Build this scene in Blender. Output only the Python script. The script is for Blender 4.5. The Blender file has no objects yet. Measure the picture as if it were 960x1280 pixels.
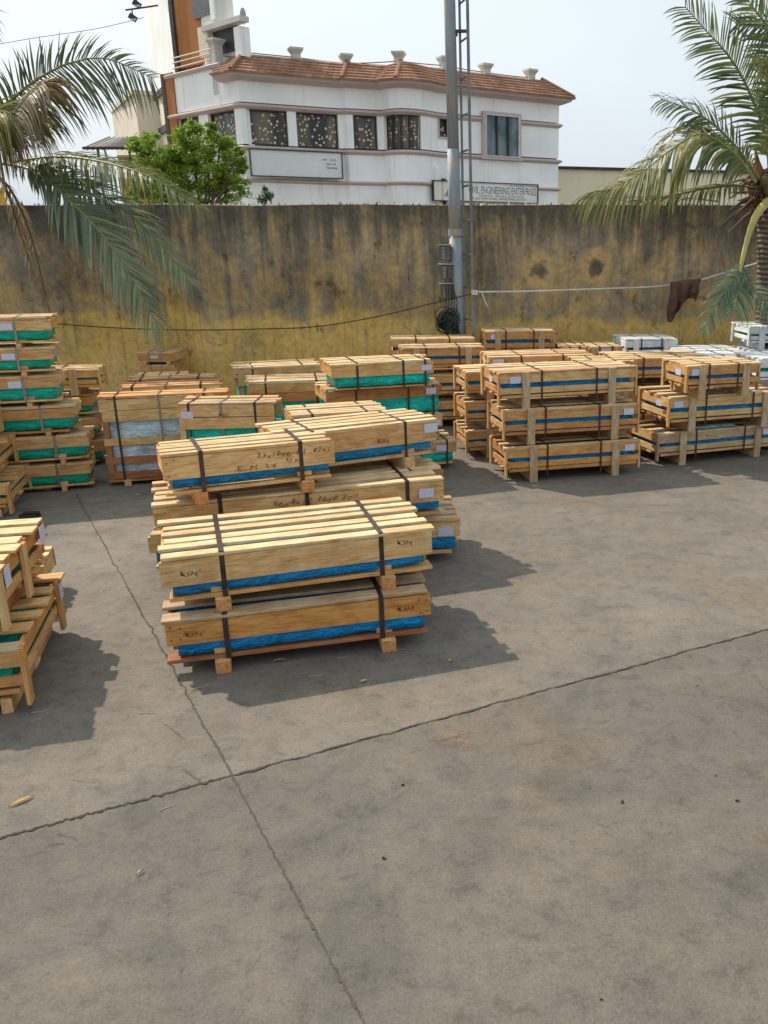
SKYC = (4.95, 5.6, 6.1)
EXPO = 0.78
import bpy, bmesh, math, random
from mathutils import Vector, Matrix, noise
R = math.radians
random.seed(7)
rnd = random.Random(11)
scn = bpy.context.scene
col = scn.collection

# ------------------------------------------------------------------ camera
F, CX, CY, EYE = 1080.0, 640.0, 640.0, 2.2
TH = math.atan(335/1080.0); CT, ST = math.cos(TH), math.sin(TH)
cam = bpy.data.cameras.new('camera'); camo = bpy.data.objects.new('camera', cam); col.objects.link(camo)
cam.sensor_fit = 'VERTICAL'; cam.sensor_height = 32; cam.sensor_width = 24; cam.lens = 27.0
cam.shift_x = -0.125; cam.clip_end = 3000; cam.clip_start = 0.05
camo.location = (0, 0, EYE); camo.rotation_euler = (R(90)-TH, 0, 0)
scn.camera = camo

def at(u, v, Y):          # point at distance Y in the direction of (u, v)
    dx = (u-CX)/F; dy = (CY-v)/F; y = CT+dy*ST; z = dy*CT-ST
    return Vector((dx*Y/y, Y, EYE+z*Y/y))
def ground_at(u, v, z=0):
    dx = (u-CX)/F; dy = (CY-v)/F; y = CT+dy*ST; k = dy*CT-ST; t = (z-EYE)/k
    return Vector((dx*t, y*t, z))
def on_line(u, v, P, Q):   # where the sight line (u, v) crosses the upright plane through P, Q
    dx = (u-CX)/F; dy = (CY-v)/F; y = CT+dy*ST; z = dy*CT-ST
    ax, ay = P[0], P[1]; bx, by = Q[0]-P[0], Q[1]-P[1]
    # (ax+s bx)*y = dx*(ay+s by)
    s = (dx*ay-ax*y)/(bx*y-dx*by); Y = ay+s*by
    return s, EYE+z*Y/y

# ------------------------------------------------------------------ world and sun
SUN = Vector((-0.487, 0.345, 0.66)).normalized()
el = math.asin(SUN.z); az = math.atan2(SUN.x, SUN.y)
w = bpy.data.worlds.new('World'); scn.world = w; w.use_nodes = True
nt = w.node_tree; bg = nt.nodes['Background']
sky = nt.nodes.new('ShaderNodeTexSky'); sky.sky_type = 'NISHITA'; sky.sun_disc = False
sky.sun_elevation = el; sky.sun_rotation = az; sky.dust_density = 6.0; sky.air_density = 1.6; sky.ozone_density = 1.5
hs = nt.nodes.new('ShaderNodeHueSaturation'); hs.inputs['Saturation'].default_value = 0.35
mx = nt.nodes.new('ShaderNodeMix'); mx.data_type = 'RGBA'; mx.inputs[0].default_value = 0.72
mx.inputs[7].default_value = (SKYC[0], SKYC[1], SKYC[2], 1)
nt.links.new(sky.outputs[0], hs.inputs['Color']); nt.links.new(hs.outputs[0], mx.inputs[6])
# thin overcast haze with faint brighter patches
tcw = nt.nodes.new('ShaderNodeTexCoord'); nzw = nt.nodes.new('ShaderNodeTexNoise'); nzw.inputs['Scale'].default_value = 1.6; nzw.inputs['Detail'].default_value = 3
mpw = nt.nodes.new('ShaderNodeMapping'); mpw.inputs['Scale'].default_value = (1, 1, 2.5)
nt.links.new(tcw.outputs['Generated'], mpw.inputs[0]); nt.links.new(mpw.outputs[0], nzw.inputs['Vector'])
mrw = nt.nodes.new('ShaderNodeMapRange'); mrw.inputs[1].default_value = .3; mrw.inputs[2].default_value = .7; mrw.inputs[3].default_value = .93; mrw.inputs[4].default_value = 1.05
mlw = nt.nodes.new('ShaderNodeMix'); mlw.data_type = 'RGBA'; mlw.blend_type = 'MULTIPLY'; mlw.inputs[0].default_value = 1
nt.links.new(nzw.outputs['Fac'], mrw.inputs[0]); nt.links.new(mx.outputs[2], mlw.inputs[6]); nt.links.new(mrw.outputs[0], mlw.inputs[7])
nt.links.new(mlw.outputs[2], bg.inputs['Color']); bg.inputs['Strength'].default_value = 0.1
sl = bpy.data.lights.new('sun', 'SUN'); sl.energy = 2.7; sl.angle = R(0.8); sl.color = (1, .88, .73)
so = bpy.data.objects.new('sun', sl); col.objects.link(so); so.rotation_euler = SUN.to_track_quat('Z', 'Y').to_euler(); so.location = (-10, 8, 20)
vs = scn.view_settings; vs.view_transform = 'Standard'; vs.look = 'None'; vs.gamma = 1; vs.use_curve_mapping = False; vs.exposure = EXPO

# ------------------------------------------------------------------ materials
def new_mat(name):
    m = bpy.data.materials.new(name); m.use_nodes = True; n = m.node_tree
    return m, n, n.nodes['Principled BSDF']
def N(n, t, **k):
    x = n.nodes.new(t)
    for a, b in k.items(): setattr(x, a, b)
    return x
def ramp(n, stops, src, interp='LINEAR'):
    r = N(n, 'ShaderNodeValToRGB'); cr = r.color_ramp; cr.interpolation = interp
    while len(cr.elements) < len(stops): cr.elements.new(.5)
    for e, (p, c) in zip(cr.elements, stops):
        e.position = p; e.color = (c[0], c[1], c[2], 1) if isinstance(c, tuple) else (c, c, c, 1)
    n.links.new(src, r.inputs[0]); return r.outputs[0]
def mix(n, a, b, f, mode='MIX'):
    x = N(n, 'ShaderNodeMix', data_type='RGBA', blend_type=mode)
    for i, s in ((0, f), (6, a), (7, b)):
        if isinstance(s, (int, float)): x.inputs[i].default_value = s
        elif isinstance(s, tuple): x.inputs[i].default_value = (s[0], s[1], s[2], 1)
        else: n.links.new(s, x.inputs[i])
    return x.outputs[2]
def math_(n, op, a, b=0.0, clamp=False):
    x = N(n, 'ShaderNodeMath', operation=op, use_clamp=clamp)
    for i, s in ((0, a), (1, b)):
        if isinstance(s, (int, float)): x.inputs[i].default_value = s
        else: n.links.new(s, x.inputs[i])
    return x.outputs[0]
def tex(n, kind='Object', scale=(1, 1, 1), loc=(0, 0, 0)):
    t = N(n, 'ShaderNodeTexCoord'); m = N(n, 'ShaderNodeMapping'); m.inputs['Scale'].default_value = scale; m.inputs['Location'].default_value = loc
    n.links.new(t.outputs[kind], m.inputs[0]); return m.outputs[0]
def nz(n, vec, scale, detail=4, rough=.55, dist=0):
    x = N(n, 'ShaderNodeTexNoise'); x.inputs['Scale'].default_value = scale; x.inputs['Detail'].default_value = detail
    x.inputs['Roughness'].default_value = rough; x.inputs['Distortion'].default_value = dist
    n.links.new(vec, x.inputs['Vector']); return x.outputs['Fac']
def bump(n, p, h, strength=.3, dist=.01):
    b = N(n, 'ShaderNodeBump'); b.inputs['Strength'].default_value = strength; b.inputs['Distance'].default_value = dist
    n.links.new(h, b.inputs['Height']); n.links.new(b.outputs[0], p.inputs['Normal'])
def setc(n, p, s):
    if isinstance(s, tuple): p.inputs['Base Color'].default_value = (s[0], s[1], s[2], 1)
    else: n.links.new(s, p.inputs['Base Color'])
def plain(name, c, rough=.7, metal=0, var=.25, scale=6, bmp=0):
    m, n, p = new_mat(name); v = tex(n, 'Object'); f = nz(n, v, scale, 5)
    k = ramp(n, [(.3, 1-var), (.7, 1+var*.3)], f)
    setc(n, p, mix(n, (c[0], c[1], c[2]), k, 1.0, 'MULTIPLY')); p.inputs['Roughness'].default_value = rough; p.inputs['Metallic'].default_value = metal
    if bmp: bump(n, p, f, bmp, .01)
    return m

def wood(name, stops, white=False):
    m, n, p = new_mat(name)
    uv = N(n, 'ShaderNodeUVMap'); mp = N(n, 'ShaderNodeMapping'); mp.inputs['Scale'].default_value = (2.2, 34, 1)
    n.links.new(uv.outputs[0], mp.inputs[0])
    g = N(n, 'ShaderNodeNewGeometry'); oi = N(n, 'ShaderNodeObjectInfo')
    rr = math_(n, 'FRACT', math_(n, 'ADD', g.outputs['Random Per Island'], oi.outputs['Random']))
    base = ramp(n, stops, rr)
    grain = nz(n, mp.outputs[0], 1.6, 6, .65, 1.2)
    base = mix(n, base, ramp(n, [(.3, (.66, .55, .42) if not white else (.85, .85, .84)), (.5, .97), (.72, (1.12, 1.1, 1.08))], grain), .85, 'MULTIPLY')
    mp2 = N(n, 'ShaderNodeMapping'); mp2.inputs['Scale'].default_value = (2.5, 9, 1); n.links.new(uv.outputs[0], mp2.inputs[0])
    fig = nz(n, mp2.outputs[0], 1.1, 3, .5, 2.5)
    base = mix(n, base, ramp(n, [(.42, 1.0), (.6, (.86, .68, .46) if not white else (.9, .9, .88)), (.75, (.7, .48, .28) if not white else (.8, .79, .75))], fig), .75, 'MULTIPLY')
    mp4 = N(n, 'ShaderNodeMapping'); mp4.inputs['Scale'].default_value = (5, 150, 1); n.links.new(uv.outputs[0], mp4.inputs[0]); fg = nz(n, mp4.outputs[0], 1.3, 6, .7)
    base = mix(n, base, ramp(n, [(.35, .62), (.48, .95), (.62, 1.1)], fg), .85, 'MULTIPLY')
    # knots and dirt
    vo = N(n, 'ShaderNodeTexVoronoi'); vo.inputs['Scale'].default_value = 1.0; mp3 = N(n, 'ShaderNodeMapping'); mp3.inputs['Scale'].default_value = (2.6, 7, 1)
    n.links.new(uv.outputs[0], mp3.inputs[0]); n.links.new(mp3.outputs[0], vo.inputs['Vector'])
    base = mix(n, base, ramp(n, [(.03, (.3, .15, .06)), (.09, 1.0)], vo.outputs['Distance']), .8 if not white else .15, 'MULTIPLY')
    dirt = nz(n, tex(n, 'Object'), 5, 5, .7)
    base = mix(n, base, ramp(n, [(.35, (.62, .58, .55)), (.55, 1.0)], dirt), .5, 'MULTIPLY')
    setc(n, p, base); p.inputs['Roughness'].default_value = .78; bump(n, p, grain, .35, .004)
    return m
WS = [(0, (.70, .43, .16)), (.2, (.74, .55, .27)), (.38, (.68, .35, .10)), (.52, (.73, .52, .25)), (.66, (.63, .34, .14)), (.76, (.60, .28, .07)), (.86, (.71, .49, .22)), (.96, (.48, .38, .26)), (1, (.42, .16, .05))]
WO = [(0, (.62, .38, .15)), (.3, (.66, .46, .22)), (.55, (.58, .31, .105)), (.8, (.66, .42, .19)), (1, (.50, .23, .08))]
WG = [(0, (.52, .42, .28)), (.5, (.58, .46, .30)), (1, (.45, .32, .19))]
M = {}
M['wood'] = wood('raw_pine', WS); M['woodo'] = wood('orange_pine', WO); M['woodg'] = wood('weathered_pine', WG)
M['woodf'] = wood('orange_tan_pine', [(0, (.66, .34, .10)), (1, (.62, .31, .09))])
M['woodp'] = wood('pale_pine', [(0, (.70, .53, .30)), (.3, (.78, .62, .38)), (.55, (.66, .47, .24)), (.8, (.75, .58, .34)), (.93, (.56, .40, .24)), (1, (.50, .27, .11))])  # paler palette, default for the top slats
M['woodc'] = wood('cream_tan_pine', [(0, (.74, .53, .27)), (.5, (.70, .47, .21)), (1, (.72, .50, .24))])
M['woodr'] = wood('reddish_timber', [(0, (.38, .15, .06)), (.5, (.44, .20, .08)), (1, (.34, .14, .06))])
M['woodw'] = wood('white_painted_wood', [(0, (.80, .82, .82)), (.5, (.74, .77, .78)), (1, (.83, .84, .82))], True)
def endgrain():
    m, n, p = new_mat('end_grain'); v = tex(n, 'Object'); f = nz(n, v, 40, 4, .6)
    oi = N(n, 'ShaderNodeNewGeometry')
    b = ramp(n, [(0, (.70, .36, .12)), (.5, (.66, .44, .20)), (1, (.60, .22, .06))], oi.outputs['Random Per Island'])
    setc(n, p, mix(n, b, ramp(n, [(.35, .55), (.6, 1.05)], f), .8, 'MULTIPLY')); p.inputs['Roughness'].default_value = .85; return m
M['end'] = endgrain()
def sheet(name, c, rough=.35):
    m, n, p = new_mat(name); v = tex(n, 'Object', (1, 1, 1.6)); f = nz(n, v, 7, 5, .6, 1.5); g = nz(n, v, 2.2, 3)
    cr_ = nz(n, tex(n, 'Object', (1, 1, 2.5)), 5, 4, .6, 3.0); b = mix(n, c, ramp(n, [(.3, .75), (.7, 1.2)], g), 1.0, 'MULTIPLY'); b = mix(n, b, ramp(n, [(.40, .72), (.5, 1.0), (.60, 1.12), (.66, 1.5)], cr_), .8, 'MULTIPLY')
    setc(n, p, b); p.inputs['Roughness'].default_value = rough; bump(n, p, math_(n, 'ADD', f, cr_), .9, .03)
    p.inputs['Specular IOR Level'].default_value = .35
    return m
M['blue'] = sheet('blue_plastic_sheet', (.002, .24, .56)); M['teal'] = sheet('teal_plastic_sheet', (.0, .50, .42)); M['green'] = sheet('green_plastic_sheet', (.0, .40, .29))
M['grey'] = sheet('grey_foam_sheet', (.52, .60, .70), .5); M['none'] = M['blue']
M['strap'] = plain('dark_steel_strap', (.075, .055, .05), .38, .6, .4, 30)
M['straps'] = plain('bare_steel_strap', (.32, .31, .31), .32, .8, .3, 30)
def paper():
    m, n, p = new_mat('printed_paper'); uv = N(n, 'ShaderNodeUVMap')
    br = N(n, 'ShaderNodeTexBrick'); br.inputs['Scale'].default_value = 1; br.inputs['Brick Width'].default_value = .34; br.inputs['Row Height'].default_value = .14; br.inputs['Mortar Size'].default_value = .012
    br.inputs['Color1'].default_value = (.66, .66, .80, 1); br.inputs['Color2'].default_value = (.72, .72, .83, 1); br.inputs['Mortar'].default_value = (.36, .36, .52, 1)
    n.links.new(uv.outputs[0], br.inputs['Vector'])
    mp = N(n, 'ShaderNodeMapping'); mp.inputs['Scale'].default_value = (30, 9, 1); n.links.new(uv.outputs[0], mp.inputs[0]); f = nz(n, mp.outputs[0], 1, 2)
    setc(n, p, mix(n, br.outputs[0], ramp(n, [(.4, (.55, .55, .68)), (.5, 1.0)], f), .6, 'MULTIPLY')); p.inputs['Roughness'].default_value = .5; return m
M['paper'] = paper()
M['ink'] = plain('marker_ink', (.09, .06, .045), .7)

# ------------------------------------------------------------------ mesh builder
class MB:
    def __init__(s): s.v = []; s.f = []; s.uv = []; s.mi = []
    def quad(s, idx, uvs, mi=0): s.f.append(tuple(idx)); s.uv.append(uvs); s.mi.append(mi)
    def box(s, c, d, rot=None, jit=0.0, end=1, mi=0):
        """box centred at c of size d; UV u runs along its longest side"""
        hx, hy, hz = d[0]/2, d[1]/2, d[2]/2; b = len(s.v); jit *= 1.35; L = max(range(3), key=lambda i: d[i]); ro = rnd.random()*20; rv = rnd.random()*20
        cs = [Vector((x, y, z)) for x in (-hx, hx) for y in (-hy, hy) for z in (-hz, hz)]
        pts = []
        jj = [rnd.uniform(-jit, jit) for _ in range(6)]
        for p in cs:
            q = p.copy()
            if jit:
                sg = 1 if p[L] > 0 else 0
                for a in range(3):
                    if a != L: q[a] += jj[a] if sg else jj[a+3]
                q[L] += jj[L+(0 if sg else 3)]*1.5
            if rot is not None: q = rot @ q
            pts.append(q+Vector(c))
        s.v += pts
        fs = [((0, 1, 3, 2), 0), ((4, 6, 7, 5), 0), ((0, 4, 5, 1), 1), ((2, 3, 7, 6), 1), ((0, 2, 6, 4), 2), ((1, 5, 7, 3), 2)]
        for f, ax in fs:
            o = [a for a in range(3) if a != L]
            uv = []
            for i in f:
                p = cs[i]
                if ax == L: uv.append((ro+p[o[0]], rv+p[o[1]]))
                else:
                    k = [a for a in o if a != ax][0]; uv.append((ro+p[L], rv+p[k]+ax*.37))
            s.quad([b+i for i in f], uv, end if ax == L else mi)
    def tube(s, pts, r, seg=6, mi=0, r2=None):
        b = len(s.v); n = len(pts); pts = [Vector(p) for p in pts]
        for i, p in enumerate(pts):
            t = (pts[min(i+1, n-1)]-pts[max(i-1, 0)]).normalized()
            a = t.orthogonal().normalized() if i == 0 else (pa-t*pa.dot(t)).normalized()
            pa = a; c = t.cross(a); rr = r if r2 is None else r+(r2-r)*i/(n-1)
            for k in range(seg):
                an = 2*math.pi*k/seg; s.v.append(p+(a*math.cos(an)+c*math.sin(an))*rr)
        for i in range(n-1):
            for k in range(seg):
                k2 = (k+1) % seg; q = [b+i*seg+k, b+i*seg+k2, b+(i+1)*seg+k2, b+(i+1)*seg+k]
                s.quad(q, [(k/seg, i), ((k+1)/seg, i), ((k+1)/seg, i+1), (k/seg, i+1)], mi)
        s.quad([b+k for k in range(seg)][::-1], [(0, 0)]*seg, mi); s.quad([b+(n-1)*seg+k for k in range(seg)], [(0, 0)]*seg, mi)
    def build(s, name, mats, parent=None, smooth=False, bevel=0):
        me = bpy.data.meshes.new(name); me.from_pydata([tuple(p) for p in s.v], [], s.f)
        if not isinstance(mats, (list, tuple)): mats = [mats]
        for m in mats: me.materials.append(m)
        uvl = me.uv_layers.new(name='UVMap')
        flat = [c for u in s.uv for q in u for c in q]; uvl.data.foreach_set('uv', flat)
        nm = len(mats)-1; me.polygons.foreach_set('material_index', [min(i, nm) for i in s.mi])
        if smooth: me.polygons.foreach_set('use_smooth', [True]*len(me.polygons))
        me.update()
        o = bpy.data.objects.new(name, me); col.objects.link(o)
        if parent is not None: o.parent = parent
        if bevel:
            bv = o.modifiers.new('bevel', 'BEVEL'); bv.width = bevel; bv.segments = 1; bv.limit_method = 'ANGLE'
        return o
def tag(o, label=None, cat=None, group=None, kind=None):
    if label: o['label'] = label
    if cat: o['category'] = cat
    if group: o['group'] = group
    if kind: o['kind'] = kind
    return o
def empty(name, loc, rz=0, rot=None):
    o = bpy.data.objects.new(name, None); col.objects.link(o); o.location = loc; o.rotation_euler = rot or (0, 0, rz); o.empty_display_size = .2; return o
def text_mesh(name, txt, size, mat, parent, loc, rot, squash=1.0, wob=0.0, depth=.0015, shear=.0):
    cu = bpy.data.curves.new(name, 'FONT'); cu.body = txt; cu.size = size; cu.extrude = depth/2; cu.shear = shear; cu.resolution_u = 2
    if name == 'marker_writing': cu.offset = -size*.018
    t = bpy.data.objects.new(name, cu); col.objects.link(t)
    bpy.context.view_layer.update()
    me = bpy.data.meshes.new_from_object(t); bpy.data.objects.remove(t)
    for v in me.vertices:
        v.co.x *= squash
        if wob: v.co.x += wob*math.sin(v.co.x*90+v.co.y*130); v.co.y += wob*1.6*math.sin(v.co.x*47+1)+wob*math.sin(v.co.x*140)
    me.materials.clear(); me.materials.append(mat)
    o = bpy.data.objects.new(name, me); col.objects.link(o); o.parent = parent; o.location = loc; o.rotation_euler = rot
    return o

def bulge_box(x0, x1, y0, y1, z0, z1, amp, seed, step=.07):
    """wrapped bundle: a finely divided box with pushed-out, wrinkled faces"""
    bm = bmesh.new(); bmesh.ops.create_cube(bm, size=1)
    for v in bm.verts: v.co = Vector((x0+(v.co.x+.5)*(x1-x0), y0+(v.co.y+.5)*(y1-y0), z0+(v.co.z+.5)*(z1-z0)))
    for ax, (a, b) in enumerate(((x0, x1), (y0, y1), (z0, z1))):
        k = max(2, int((b-a)/step)) if ax < 2 else max(3, int((b-a)/.04))
        for i in range(1, k):
            co = [0, 0, 0]; co[ax] = a+(b-a)*i/k; no = [0, 0, 0]; no[ax] = 1
            bmesh.ops.bisect_plane(bm, geom=bm.verts[:]+bm.edges[:]+bm.faces[:], plane_co=co, plane_no=no)
    bm.normal_update()
    cx, cy, cz = (x0+x1)/2, (y0+y1)/2, (z0+z1)/2
    for v in bm.verts:
        p = v.co*3.5+Vector((seed*3.1, seed, 0)); n = noise.noise(p)+.5*noise.noise(p*2.7)
        e = v.normal
        v.co += e*amp*(n+.2)
        v.co.z += (noise.noise(Vector((v.co.x*2.5+seed, v.co.y*2.5, 0)))*amp*1.4 if v.co.z < z0+.02 else 0)
    mb = MB(); mb.v = [v.co.copy() for v in bm.verts]
    for f in bm.faces: mb.quad([v.index for v in f.verts], [(0, 0)]*len(f.verts))
    bm.free(); return mb
CR = [
  ('F1', 'cap', 'blue', 0, 0.33, -1.224, 4.623, 17.1, 1.405, 0.62, {}),
  ('F1', 'cap', 'blue', 0.33, 0.33, -1.258, 4.735, 20.8, 1.438, 0.68, {}),
  ('F2', 'cap', 'blue', 0, 0.33, -1.468, 5.993, 9.6, 2.124, 0.6, {}),
  ('F2', 'cap', 'blue', 0.33, 0.33, -1.449, 5.712, 20.9, 1.868, 0.6, {}),
  ('F3', 'cap', 'blue', 0.66, 0.33, -1.726, 5.473, 26.5, 1.05, 0.42, {}),
  ('F4', 'cap', 'blue', 0, 0.33, -1.132, 6.076, 22.4, 1.173, 0.5, {}),
  ('F4', 'cap', 'blue', 0.33, 0.33, -1.14, 6.032, 27.5, 1.171, 0.5, {}),
  ('F4', 'cap', 'blue', 0.66, 0.33, -1.178, 6.103, 30.4, 1.16, 0.5, {}),
  ('F5', 'low', 'blue', 0, 0.87, -1.514, 7.285, 21.5, 0.772, 0.5, {}),
  ('T1', 'cap', 'teal', 0, 0.3, -1.226, 8.667, 19.2, 1.212, 0.5, {}),
  ('T1', 'cap', 'teal', 0.3, 0.28, -1.316, 8.596, 19.1, 1.123, 0.5, {}),
  ('T1', 'cap', 'teal', 0.58, 0.31, -1.33, 8.578, 24.0, 1.156, 0.5, {}),
  ('T1', 'cap', 'teal', 0.89, 0.25, -1.314, 8.429, 22.4, 0.986, 0.5, {}),
  ('T2', 'tall', 'teal', 0, 0.85, -2.566, 7.812, 5.4, 0.845, 0.4, {}),
  ('D', 'tall', 'grey', 0, 0.85, -3.3, 8.208, 15.9, 1.152, 0.3, {}),
  ('D2', 'tall', 'grey', 0, 0.85, -3.462, 8.783, 15.7, 0.948, 0.3, {}),
  ('D3', 'tall', 'grey', 0, 0.85, -3.611, 9.24, 15.6, 0.838, 0.3, {}),
  ('D4', 'tall', 'grey', 0, 0.85, -3.818, 9.479, 13.5, 0.512, 0.25, {}),
  ('S', 'small', 'grey', 0, 0.22, -5.001, 12.3, 0.0, 0.5, 0.4, {}),
  ('S', 'small', 'grey', 0.22, 0.2, -4.953, 12.3, 0.0, 0.5, 0.4, {}),
  ('S', 'small', 'grey', 0.42, 0.17, -4.941, 12.3, 0.0, 0.48, 0.4, {}),
  ('S', 'small', 'grey', 0.59, 0.18, -4.943, 12.3, 0.0, 0.52, 0.4, {}),
  ('R1', 'cap', 'teal', 0, 0.85, -2.806, 10.298, 20.6, 0.973, 0.5, {}),
  ('R2', 'cap', 'teal', 0, 0.85, -2.347, 9.172, 14.4, 0.884, 0.5, {}),
  ('B1', 'frame', 'blue', 0.0, 0.35, 0.524, 8.497, 16.3, 1.379, 0.6, {}),
  ('B1', 'frame', 'blue', 0.35, 0.35, 0.506, 8.554, 16.2, 1.386, 0.6, {}),
  ('B1', 'frame', 'blue', 0.7, 0.35, 0.461, 8.606, 18.2, 1.419, 0.6, {}),
  ('B2', 'frame', 'none', 0.0, 0.31, 0.059, 9.468, 16.0, 1.3, 0.6, {}),
  ('B2', 'frame', 'none', 0.31, 0.31, 0.064, 9.468, 16.0, 1.3, 0.6, {}),
  ('B2', 'frame', 'none', 0.62, 0.31, 0.068, 9.468, 16.0, 1.3, 0.6, {}),
  ('B5a', 'frame', 'blue', 0.0, 0.32, 0.25, 10.423, 12.0, 1.25, 0.6, {}),
  ('B5a', 'frame', 'blue', 0.32, 0.32, 0.271, 10.423, 12.0, 1.25, 0.6, {}),
  ('B5a', 'frame', 'blue', 0.64, 0.32, 0.292, 10.423, 12.0, 1.25, 0.6, {}),
  ('B5c', 'frame', 'blue', 0.0, 0.32, 1.01, 9.891, 8.0, 0.62, 0.5, {}),
  ('B5c', 'frame', 'blue', 0.32, 0.32, 1.003, 9.891, 8.0, 0.62, 0.5, {}),
  ('B5c', 'frame', 'blue', 0.64, 0.32, 0.996, 9.891, 8.0, 0.62, 0.5, {}),
  ('B5b', 'frame', 'blue', 0.0, 0.32, 1.68, 10.29, 10.0, 1.1, 0.7, {}),
  ('B5b', 'frame', 'blue', 0.32, 0.32, 1.669, 10.29, 10.0, 1.1, 0.7, {}),
  ('B5b', 'frame', 'blue', 0.64, 0.32, 1.658, 10.29, 10.0, 1.1, 0.7, {}),
  ('B3', 'frame', 'blue', 0.0, 0.33, -0.876, 10.935, 10.0, 1.02, 0.5, {}),
  ('B3', 'frame', 'blue', 0.33, 0.33, -0.883, 10.935, 10.0, 1.02, 0.5, {}),
  ('B3', 'frame', 'blue', 0.66, 0.33, -0.89, 10.935, 10.0, 1.02, 0.5, {}),
  ('B3b', 'frame', 'blue', 0.0, 0.34, -1.1, 11.724, 8.0, 1.1, 0.5, {}),
  ('B3b', 'frame', 'blue', 0.34, 0.34, -1.086, 11.724, 8.0, 1.1, 0.5, {}),
  ('B3b', 'frame', 'blue', 0.68, 0.34, -1.072, 11.724, 8.0, 1.1, 0.5, {}),
  ('B4', 'frame', 'blue', 0.0, 0.37, 0.056, 11.862, 8.0, 0.93, 0.6, {}),
  ('B4', 'frame', 'blue', 0.37, 0.37, 0.06, 11.862, 8.0, 0.93, 0.6, {}),
  ('B4', 'frame', 'blue', 0.74, 0.37, 0.063, 11.862, 8.0, 0.93, 0.6, {}),
  ('E1', 'frame', 'blue', 0.0, 0.31, 0.784, 11.62, 8.0, 0.33, 0.6, {}),
  ('E1', 'frame', 'blue', 0.31, 0.31, 0.779, 11.62, 8.0, 0.33, 0.6, {}),
  ('E1', 'frame', 'blue', 0.62, 0.31, 0.774, 11.62, 8.0, 0.33, 0.6, {}),
  ('E2', 'frame', 'blue', 0.0, 0.31, 1.196, 11.626, 8.0, 0.42, 0.6, {}),
  ('E2', 'frame', 'blue', 0.31, 0.31, 1.188, 11.626, 8.0, 0.42, 0.6, {}),
  ('E2', 'frame', 'blue', 0.62, 0.31, 1.179, 11.626, 8.0, 0.42, 0.6, {}),
  ('W1', 'white', 'blue', 0.0, 0.335, 1.82, 11.856, 10.0, 0.7, 0.6, {}),
  ('W1', 'white', 'blue', 0.335, 0.335, 1.807, 11.856, 10.0, 0.7, 0.6, {}),
  ('W1', 'white', 'blue', 0.67, 0.335, 1.794, 11.856, 10.0, 0.7, 0.6, {}),
  ('W2', 'white', 'teal', 0.0, 0.3, 2.527, 11.556, 8.0, 0.85, 0.6, {}),
  ('W2', 'white', 'teal', 0.3, 0.3, 2.51, 11.556, 8.0, 0.85, 0.6, {}),
  ('W2', 'white', 'teal', 0.6, 0.3, 2.493, 11.556, 8.0, 0.85, 0.6, {}),
  ('W3', 'white', 'teal', 0.0, 0.32, 2.589, 10.44, 8.0, 0.62, 0.6, {}),
  ('W3', 'white', 'teal', 0.32, 0.32, 2.568, 10.44, 8.0, 0.62, 0.6, {}),
  ('W3', 'white', 'teal', 0.64, 0.32, 2.546, 10.44, 8.0, 0.62, 0.6, {}),
  ('W4', 'white', 'teal', 0.0, 0.34, 3.126, 9.774, 10.0, 0.9, 0.6, {}),
  ('W4', 'white', 'teal', 0.34, 0.34, 3.097, 9.774, 10.0, 0.9, 0.6, {}),
  ('W4', 'white', 'teal', 0.68, 0.34, 3.068, 9.774, 10.0, 0.9, 0.6, {}),
  ('W5', 'white', 'teal', 0.0, 0.3, 3.511, 11.56, 8.0, 0.9, 0.6, {}),
  ('W5', 'white', 'teal', 0.3, 0.3, 3.486, 11.56, 8.0, 0.9, 0.6, {}),
  ('W5', 'white', 'teal', 0.6, 0.3, 3.462, 11.56, 8.0, 0.9, 0.6, {}),
  ('W5', 'white', 'teal', 0.9, 0.3, 3.437, 11.56, 8.0, 0.9, 0.6, {}),
  ('B6', 'frame', 'blue', 0, 0.35, 2.075, 9.263, 21.0, 1.493, 0.7, {}),
  ('B6', 'frame', 'blue', 0.35, 0.37, 2.147, 9.223, 18.7, 1.397, 0.7, {}),
  ('B6', 'frame', 'blue', 0.72, 0.33, 2.051, 8.985, 17.3, 0.816, 0.55, {}),
  ('L1', 'cap', 'green', 0, 0.26, -4.658, 7.843, 19.0, 1.35, 0.45, {}),
  ('L1', 'cap', 'green', 0.26, 0.26, -4.635, 7.843, 19.0, 1.35, 0.45, {}),
  ('L1', 'cap', 'green', 0.52, 0.27, -4.727, 7.843, 19.0, 1.35, 0.45, {}),
  ('L1', 'cap', 'green', 0.79, 0.28, -4.837, 7.843, 19.0, 1.35, 0.45, {}),
  ('L1', 'cap', 'green', 1.07, 0.25, -4.849, 7.843, 19.0, 1.35, 0.45, {}),
  ('L1', 'cap', 'green', 1.32, 0.26, -4.829, 7.843, 19.0, 1.35, 0.45, {}),
  ('L2', 'cap', 'green', 0, 0.26, -4.862, 8.789, 14.0, 1.2, 0.38, {}),
  ('L2', 'cap', 'green', 0.26, 0.24, -4.886, 8.789, 14.0, 1.2, 0.38, {}),
  ('L2', 'cap', 'green', 0.5, 0.24, -4.917, 8.789, 14.0, 1.2, 0.38, {}),
  ('L2', 'frame', 'green', 0.74, 0.26, -4.807, 8.789, 14.0, 1.2, 0.38, {}),
  ('L3', 'cross', 'green', 0.0, 0.29, -4.922, 7.197, 16.9, 1.2, 0.88, {}),
  ('L3', 'cross', 'green', 0.29, 0.29, -4.975, 7.143, 16.9, 1.2, 0.83, {}),
  ('L3', 'cross', 'green', 0.58, 0.29, -5.017, 7.069, 16.9, 1.2, 0.78, {}),
  ('L4', 'cross', 'green', 0, 0.35, -3.188, 4.055, 16.9, 1.4, 1.02, {}),
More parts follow.
